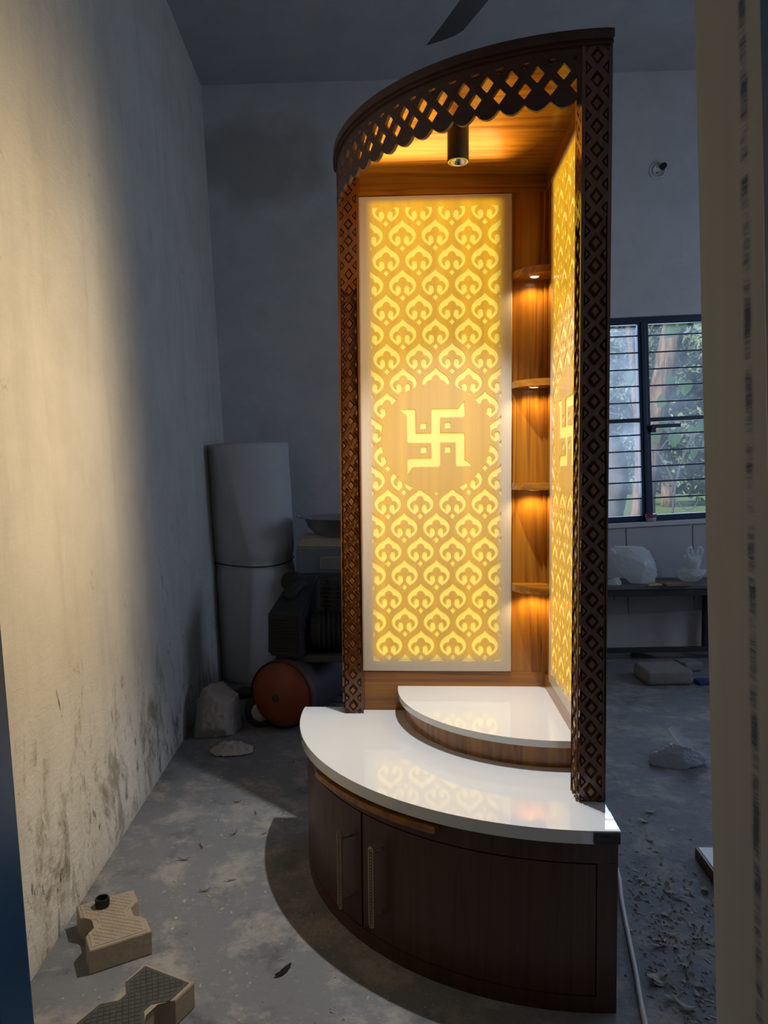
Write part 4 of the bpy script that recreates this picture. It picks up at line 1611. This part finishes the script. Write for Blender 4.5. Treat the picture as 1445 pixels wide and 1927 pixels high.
bm = bmesh.new()
crumple(bm, (0.60, 0.585, 0.022), (0.118, 0.075, 0.070), 31, 5, 0.34, 30, 0.0)
o = obj('plastic_bag', bm, m_bagd, None, True)
tag(o, 'limp clear plastic bag with one raised handle lying on the floor', 'plastic bag')
bm = bmesh.new()
P = spline([(0.645, 0.57, 0.060), (0.605, 0.575, 0.105), (0.570, 0.58, 0.150)], 6)
for s in range(len(P) - 1):
    w0, w1 = 0.020 - 0.0006 * s, 0.020 - 0.0006 * (s + 1)
    a, c = P[s], P[s + 1]
    vs = [bm.verts.new(a + Vector((w0 * 0.7, 0, w0 * 0.6))), bm.verts.new(a + Vector((0, -0.008, 0))), bm.verts.new(a - Vector((w0 * 0.7, 0, w0 * 0.6))),
          bm.verts.new(c - Vector((w1 * 0.7, 0, w1 * 0.6))), bm.verts.new(c + Vector((0, -0.008, 0))), bm.verts.new(c + Vector((w1 * 0.7, 0, w1 * 0.6)))]
    bm.faces.new((vs[0], vs[1], vs[4], vs[5]))
    bm.faces.new((vs[1], vs[2], vs[3], vs[4]))
bmesh.ops.remove_doubles(bm, verts=bm.verts[:], dist=1e-5)
h_ = obj('handle', bm, m_bagd, None, True)
h_.parent = o

bd = thing('laminate_board', 'white laminate board with a brown edge lying on the floor by the right door jamb', 'board', (0.41, -0.12, 0))
bm = bmesh.new()
bx(bm, 0.004, 0.52, -0.55, -0.004, 0.0, 0.034, 0.001)
obj('panel', bm, m_lam, bd)
bm = bmesh.new()
bx(bm, -0.004, 0.004, -0.55, 0.0, 0.0, 0.0335, 0.003)
bx(bm, 0.002, 0.52, -0.004, 0.004, 0.0, 0.0335, 0.003)
obj('edge_band', bm, m_lamedge, bd)

bm = bmesh.new()
pts = spline([(0.03, 0.06, 0.006), (0.11, 0.0, 0.006), (0.150, -0.12, 0.006), (0.152, -0.217, 0.006), (0.128, -0.337, 0.006), (0.115, -0.41, 0.006), (0.097, -0.52, 0.006), (0.078, -0.638, 0.006), (0.062, -0.726, 0.006), (0.052, -0.79, 0.006), (0.035, -0.92, 0.006), (0.05, -1.06, 0.006)], 8)
tube(bm, pts, 0.0056, 8)
tag(obj('power_cable', bm, m_cable, None, True), 'white power cable snaking along the floor from behind the cabinet', 'cable')

# shavings and chips
def chip_mesh(L, w, curl, seed):
    rnd = random.Random(seed)
    n = 6
    verts, faces = [], []
    for i in range(n + 1):
        t = i / n - 0.5
        wd = w * (1 - (2 * t) ** 2 * 0.7)
        bend = 0.25 * L * math.sin(t * 3 + seed)
        z = 0.002 + curl * (2 * t) ** 2 + 0.15 * curl * rnd.random()
        verts += [(t * L, bend * 0.5 - wd / 2, z), (t * L, bend * 0.5 + wd / 2, z + curl * 0.4 * rnd.random()), (t * L, bend * 0.5, z + 0.0015)]
        if i:
            k = 3 * i
            faces += [(k - 3, k, k + 2, k - 1), (k - 1, k + 2, k + 1, k - 2), (k - 3, k - 2, k + 1, k)]
    me = bpy.data.meshes.new('wood_chip')
    me.from_pydata(verts, [], faces)
    return me
chips = [chip_mesh(0.030 + 0.010 * (i % 3), 0.012 + 0.006 * (i % 2), 0.004 + 0.003 * (i % 3), i) for i in range(6)]
for me in chips:
    me.materials.append(m_chip)
chipsr = [chip_mesh(0.05, 0.008, 0.010, 20 + i) for i in range(3)]
for me in chipsr:
    me.materials.append(m_chip2)
def scatter(spots, meshes, label, group, scale=1.0):
    for i, (x, y) in enumerate(spots):
        o = bpy.data.objects.new('wood_chip', meshes[i % len(meshes)])
        COL.objects.link(o)
        o.location = (x, y, 0.0005)
        o.rotation_euler = (0, 0, random.random() * 6.28)
        s = scale * (0.75 + 0.5 * random.random())
        o.scale = (s, s, s)
        tag(o, label, 'wood chip', group)
rnd = random.Random(5)
spots = []
for c, s, n in (((0.17, -0.42), 0.05, 4), ((0.24, -0.50), 0.04, 5), ((0.20, -0.64), 0.05, 9), ((0.27, -0.70), 0.05, 5), ((0.14, -0.70), 0.035, 6), ((0.26, -0.30), 0.06, 4), ((0.28, -0.02), 0.08, 3)):
    spots += [(c[0] + rnd.gauss(0, s), c[1] + rnd.gauss(0, s)) for _ in range(n)]
spots = [(x if x > 0.035 else 0.05 + rnd.random() * 0.1, y) for x, y in spots]
spots = [(x, y) for x, y in spots if not (x > 0.375 and y < -0.08)]
scatter(spots, chips, 'curled grey-brown wood chip among the shavings right of the cabinet', 'wood chips right of the cabinet')
spots = [(-1.02, -0.02), (-0.98, 0.12), (-1.10, -0.10), (-1.06, 0.20), (-0.92, -0.02), (-1.13, -0.18), (-0.86, 0.30), (-0.80, 0.38), (-1.02, -0.34), (-0.96, -0.28), (-0.83, 0.62), (-0.92, 0.55)]
scatter(spots, chipsr, 'thin red-brown shaving on the floor left of the cabinet', 'red-brown shavings left of the cabinet', 0.62)
o = bpy.data.objects.new('foil_scrap', chip_mesh(0.050, 0.016, 0.004, 31))
o.data.materials.append(m_blackmat)
COL.objects.link(o)
o.location = (-0.742, -0.655, 0.0005)
o.rotation_euler = (0, 0, 0.7)
tag(o, 'flat dark scrap on the pale floor in front of the cabinet', 'scrap')
# sawdust and crumbs nobody could count
verts, faces = [], []
for i in range(1250):
    if i < 700:
        x, y = 0.05 + abs(rnd.gauss(0.15, 0.13)), -0.5 + rnd.gauss(0, 0.28)
        if x > 0.375 and y < -0.08 or abs(x - (0.152 + 0.17 * (y + 0.2))) < 0.022:
            continue
    else:
        x, y = -1.22 + rnd.random() * 0.95, -1.0 + rnd.random() * 1.9
        if math.hypot(x, y) < 0.80 or (y > 0.62) or math.hypot(x + 1.187, y + 0.557) < 0.14 or math.hypot(x + 1.02, y + 0.842) < 0.14:
            continue
    L, w, a = (0.003 + 0.010 * rnd.random() ** 2) * (1.0 if i < 700 else 0.6), 0.001 + 0.0022 * rnd.random(), rnd.random() * 6.28
    ca, sa = math.cos(a), math.sin(a)
    k = len(verts)
    for dx, dy, dz in ((-L, -w, 0.0006), (L, -w, 0.0006), (L * 0.7, w, 0.001), (-L * 0.8, w, 0.001), (0, 0, 0.0045 * rnd.random() + 0.0012)):
        verts.append((x + dx * ca - dy * sa, y + dx * sa + dy * ca, dz))
    faces += [(k, k + 1, k + 4), (k + 1, k + 2, k + 4), (k + 2, k + 3, k + 4), (k + 3, k, k + 4)]
o = raw('sawdust', verts, faces, m_chip)
tag(o, 'fine wood crumbs and sawdust strewn over the cement floor', 'sawdust', None, 'stuff')

# ------------------------------------------------------------------ ceiling fan
FH = Vector((-0.02, 0.37, 3.03))
fan = thing('ceiling_fan', 'dark ceiling fan, one blade reaching down above the cabinet', 'fan', FH)
topz = (RP(0, 0, HC).z + 0.0415 * FH.x * -1)
zc = (HC - U3.x * FH.x - U3.y * FH.y) / U3.z - FH.z
bm = bmesh.new()
cyl(bm, (0, 0, 0.05), (0, 0, zc), 0.011, n=12)
obj('down_rod', bm, m_fan, fan)
bm = bmesh.new()
lathe(bm, [(0, zc - 0.002), (0.055, zc - 0.004), (0.05, zc - 0.05), (0.015, zc - 0.07), (0, zc - 0.07)], 24)
obj('canopy', bm, m_fan, fan, True)
bm = bmesh.new()
lathe(bm, [(0, 0.07), (0.03, 0.068), (0.085, 0.045), (0.095, 0.02), (0.09, -0.02), (0.06, -0.045), (0, -0.05)], 32)
obj('motor_hub', bm, m_fan, fan, True)
TIPDIR = math.atan2(1.03 - FH.y, -0.30 - FH.x)
for k in range(3):
    a = TIPDIR + k * 2 * PI / 3
    bm = bmesh.new()
    bx(bm, 0.07, 0.20, -0.02, 0.02, -0.012, -0.006, 0.002)
    ir = obj('blade_arm', bm, m_fan, fan)
    ir.rotation_euler = (0, 0, a)
    Lb = 0.745
    top = [(0.17, 0.055), (0.4, 0.060), (0.60, 0.058), (Lb, 0.062)]
    bot = [(Lb - 0.03, 0.02), (Lb - 0.075, -0.035), (Lb - 0.12, -0.058), (0.4, -0.062), (0.17, -0.055)]
    t = bmesh.new()
    prism(t, top + bot, -0.0015, 0.0015, 0.0006, 1)
    bm = bmesh.new()
    add(bm, t, Matrix.Rotation(math.radians(-10), 4, 'X'))
    bl = obj('blade', bm, m_fan, fan)
    bl.rotation_euler = (0, 0, a)

# ------------------------------------------------------------------ outdoors behind the window
bm = bmesh.new()
bx(bm, -40, 60, 2.8, 90, -0.65, -0.30)
struct(obj('ground', bm, m_grass), 'green lawn beyond the window')

def trunk(bm, pts, radii, n=18):
    P = spline(pts, 6)
    m_ = len(P) - 1
    rr = []
    for i in range(m_ + 1):
        u = i / m_ * (len(radii) - 1)
        k = min(int(u), len(radii) - 2)
        rr.append(radii[k] + (radii[k + 1] - radii[k]) * (u - k))
    tube(bm, P, rr, n)
    for vtx in bm.verts:
        vtx.co += Vector((noise.noise(vtx.co * 6), noise.noise(vtx.co * 6 + Vector((9, 0, 0))), 0)) * 0.022

def leaves(c, r, n, size, seed, aspect=0.5, squash=1.0):
    rn = random.Random(seed)
    verts, faces = [], []
    clumps = []
    for _ in range(max(6, n // 160)):
        while True:
            p = Vector((rn.uniform(-1, 1), rn.uniform(-1, 1), rn.uniform(-1, 1)))
            if 0.25 < p.length < 1:
                break
        clumps.append(p)
    for i in range(n):
        cl_ = rn.choice(clumps)
        p = cl_ + Vector((rn.gauss(0, .13), rn.gauss(0, .13), rn.gauss(0, .11)))
        p = Vector((c[0] + p.x * r[0], c[1] + p.y * r[1], c[2] + p.z * r[2]))
        if p.z < -0.28:
            continue
        s = size * rn.uniform(0.6, 1.35)
        d = Vector((rn.gauss(0, 1), rn.gauss(0, 1), rn.gauss(-0.3, 0.8))).normalized()
        q = d.orthogonal().normalized()
        q = Matrix.Rotation(rn.random() * 6.28, 3, d) @ q
        k = len(verts)
        nrm = d.cross(q)
        verts += [p, p + d * s * 0.5 + q * s * aspect * 0.5 + nrm * s * 0.08, p + d * s, p + d * s * 0.5 - q * s * aspect * 0.5 + nrm * s * 0.08]
        faces += [(k, k + 1, k + 2), (k, k + 2, k + 3)]
    return verts, faces

def tree(name, label, base, pts, radii, crowns, mat, seed, group='trees beyond the window', bark=None):
    o = thing(name, label, 'tree', base, group)
    bm = bmesh.new()
    trunk(bm, [(x - base[0], y - base[1], z - base[2]) for x, y, z in pts], radii)
    obj('trunk', bm, bark or m_bark, o, True)
    for i, (c, r, n, s) in enumerate(crowns):
        v, f = leaves((c[0] - base[0], c[1] - base[1], c[2] - base[2]), r, n, s, seed + i)
        lf = raw('foliage', v, f, mat, o)
        lf['kind'] = 'stuff'
    return o
G = -0.30
tree('tree', 'large leaning brown trunk nearest the window', (2.22, 6.5, G), [(2.22, 6.5, G), (2.26, 6.5, 0.65), (2.40, 6.5, 1.65), (2.50, 6.5, 2.27), (2.62, 6.5, 2.9), (2.95, 6.6, 4.3), (3.1, 6.6, 6)], [0.165, 0.135, 0.125, 0.125, 0.122, 0.10, 0.05],
     [((3.2, 6.6, 5.3), (2.4, 0.9, 1.3), 5000, 0.13)], m_fol2, 40)
tree('tree', 'slim pale trunk standing low left of the leaning tree', (2.93, 9.0, G), [(2.90, 9.0, G), (2.94, 9.0, 0.44), (2.99, 9.0, 1.15), (2.95, 9.1, 2.2), (2.8, 9.2, 3.6)], [0.13, 0.095, 0.085, 0.07, 0.04],
     [((2.6, 9.4, 4.4), (1.6, 0.8, 1.3), 4200, 0.13)], m_fol1, 50)
tree('tree', 'dark trunk half hidden by the carved post', (3.36, 12.0, G), [(3.33, 12.0, G), (3.36, 12.0, 0.3), (3.47, 12.0, 1.04), (3.2, 12.1, 2.4), (2.9, 12, 4)], [0.28, 0.22, 0.20, 0.14, 0.07],
     [((2.7, 12.2, 3.4), (2.2, 1.0, 1.7), 6500, 0.15)], m_fol1, 60, bark=m_barkdk)
tree('tree', 'bushy dark tree filling the middle of the window', (5.6, 17, G), [(5.6, 17, G), (5.6, 17, 2.0), (5.4, 17, 4.0)], [0.2, 0.16, 0.08],
     [((5.0, 16.6, 2.6), (2.9, 1.3, 1.8), 9000, 0.19), ((7.0, 17.2, 2.5), (2.4, 1.3, 2.0), 7000, 0.19)], m_fol1, 70)
tree('tree', 'pale green tree behind the bushy dark tree', (8.5, 24.0, G), [(8.5, 24.0, G), (8.5, 24, 2.6), (8.2, 24, 5)], [0.25, 0.2, 0.1],
     [((7.4, 23.5, 4.0), (3.8, 1.8, 2.4), 9000, 0.25), ((11.5, 24, 3.8), (3.2, 1.8, 2.6), 6000, 0.26)], m_fol2, 80)
v, f = leaves((10, 38, 0.8), (17, 2.5, 1.6), 16000, 0.42, 91)
o = raw('hedge', v, f, m_fol1)
tag(o, 'dark hedge at the far side of the lawn', 'hedge', None, 'stuff')

# climbing vine close to the glass: bare stems and broad heart-shaped leaves
vine = thing('climbing_vine', 'bare climbing stems with broad green leaves just outside the window', 'vine', (1.9, 3.6, G))
def vpath(pts, r):
    bm = bmesh.new()
    tube(bm, [Vector(p) - Vector((1.9, 3.6, G)) for p in spline(pts, 7)], r * 0.75, 7)
    obj('stem', bm, m_twig, vine, True)
vpath([(1.95, 3.9, G), (1.72, 3.85, 0.55), (1.70, 3.8, 1.0), (1.80, 3.8, 1.35), (1.98, 3.8, 1.75), (2.05, 3.85, 2.3)], 0.012)
vpath([(1.70, 3.8, 1.0), (1.60, 3.75, 1.18), (1.42, 3.7, 1.42), (1.22, 3.7, 1.58), (1.0, 3.7, 1.62)], 0.008)
vpath([(1.28, 3.7, 1.95), (1.38, 3.72, 2.12), (1.46, 3.74, 2.25), (1.6, 3.8, 2.5)], 0.007)
vpath([(1.15, 3.7, 1.45), (1.35, 3.7, 1.40), (1.52, 3.7, 1.30), (1.62, 3.7, 1.38), (1.85, 3.75, 1.30), (2.1, 3.8, 1.36)], 0.007)
vpath([(1.60, 3.72, 1.02), (1.75, 3.72, 0.82), (1.84, 3.72, 0.86), (1.86, 3.72, 0.96)], 0.006)
vpath([(1.12, 3.72, 1.68), (1.30, 3.74, 1.88), (1.44, 3.76, 2.05)], 0.006)
vpath([(1.25, 3.7, 1.75), (1.36, 3.72, 1.52), (1.40, 3.74, 1.30), (1.52, 3.72, 1.14)], 0.006)
vpath([(1.80, 3.8, 1.35), (1.92, 3.78, 1.50), (2.06, 3.8, 1.55), (2.25, 3.8, 1.50)], 0.007)
def heart(s):
    pts = [(0, -1.0), (0.42, -0.55), (0.62, -0.05), (0.52, 0.35), (0.25, 0.48), (0, 0.30), (-0.25, 0.48), (-0.52, 0.35), (-0.62, -0.05), (-0.42, -0.55)]
    verts = [(x * s, 0.10 * s * abs(x), y * s) for x, y in pts] + [(0, -0.02 * s, 0)]
    faces = [(i, (i + 1) % 10, 10) for i in range(10)]
    me = bpy.data.meshes.new('leaf')
    me.from_pydata(verts, [], faces)
    me.materials.append(m_leaf)
    return me
hm = heart(0.085)
rn = random.Random(17)
for (x, z) in ((1.63, 2.26), (1.70, 2.33), (1.93, 2.26), (2.02, 2.22), (2.0, 2.34), (1.60, 1.86), (1.66, 1.78), (1.57, 1.70), (1.88, 1.82), (2.0, 1.86), (2.05, 1.74), (1.74, 1.82), (1.60, 1.52), (1.86, 1.50), (1.78, 1.46), (1.97, 1.44),
               (1.92, 1.36), (2.02, 1.32), (1.84, 1.30), (1.90, 1.14), (1.98, 1.10), (1.48, 1.42), (1.30, 1.90), (1.36, 2.05), (1.64, 1.40), (2.08, 1.62)):
    o = bpy.data.objects.new('leaf', hm)
    COL.objects.link(o)
    o.parent = vine
    o.location = Vector((x, 3.70 + rn.uniform(-0.1, 0.1), z)) - Vector((1.9, 3.6, G))
    o.rotation_euler = (rn.uniform(-0.6, 0.5), rn.uniform(-0.9, 0.9), rn.uniform(-0.8, 0.8))
    s = rn.uniform(0.7, 1.25)
    o.scale = (s, s, s)
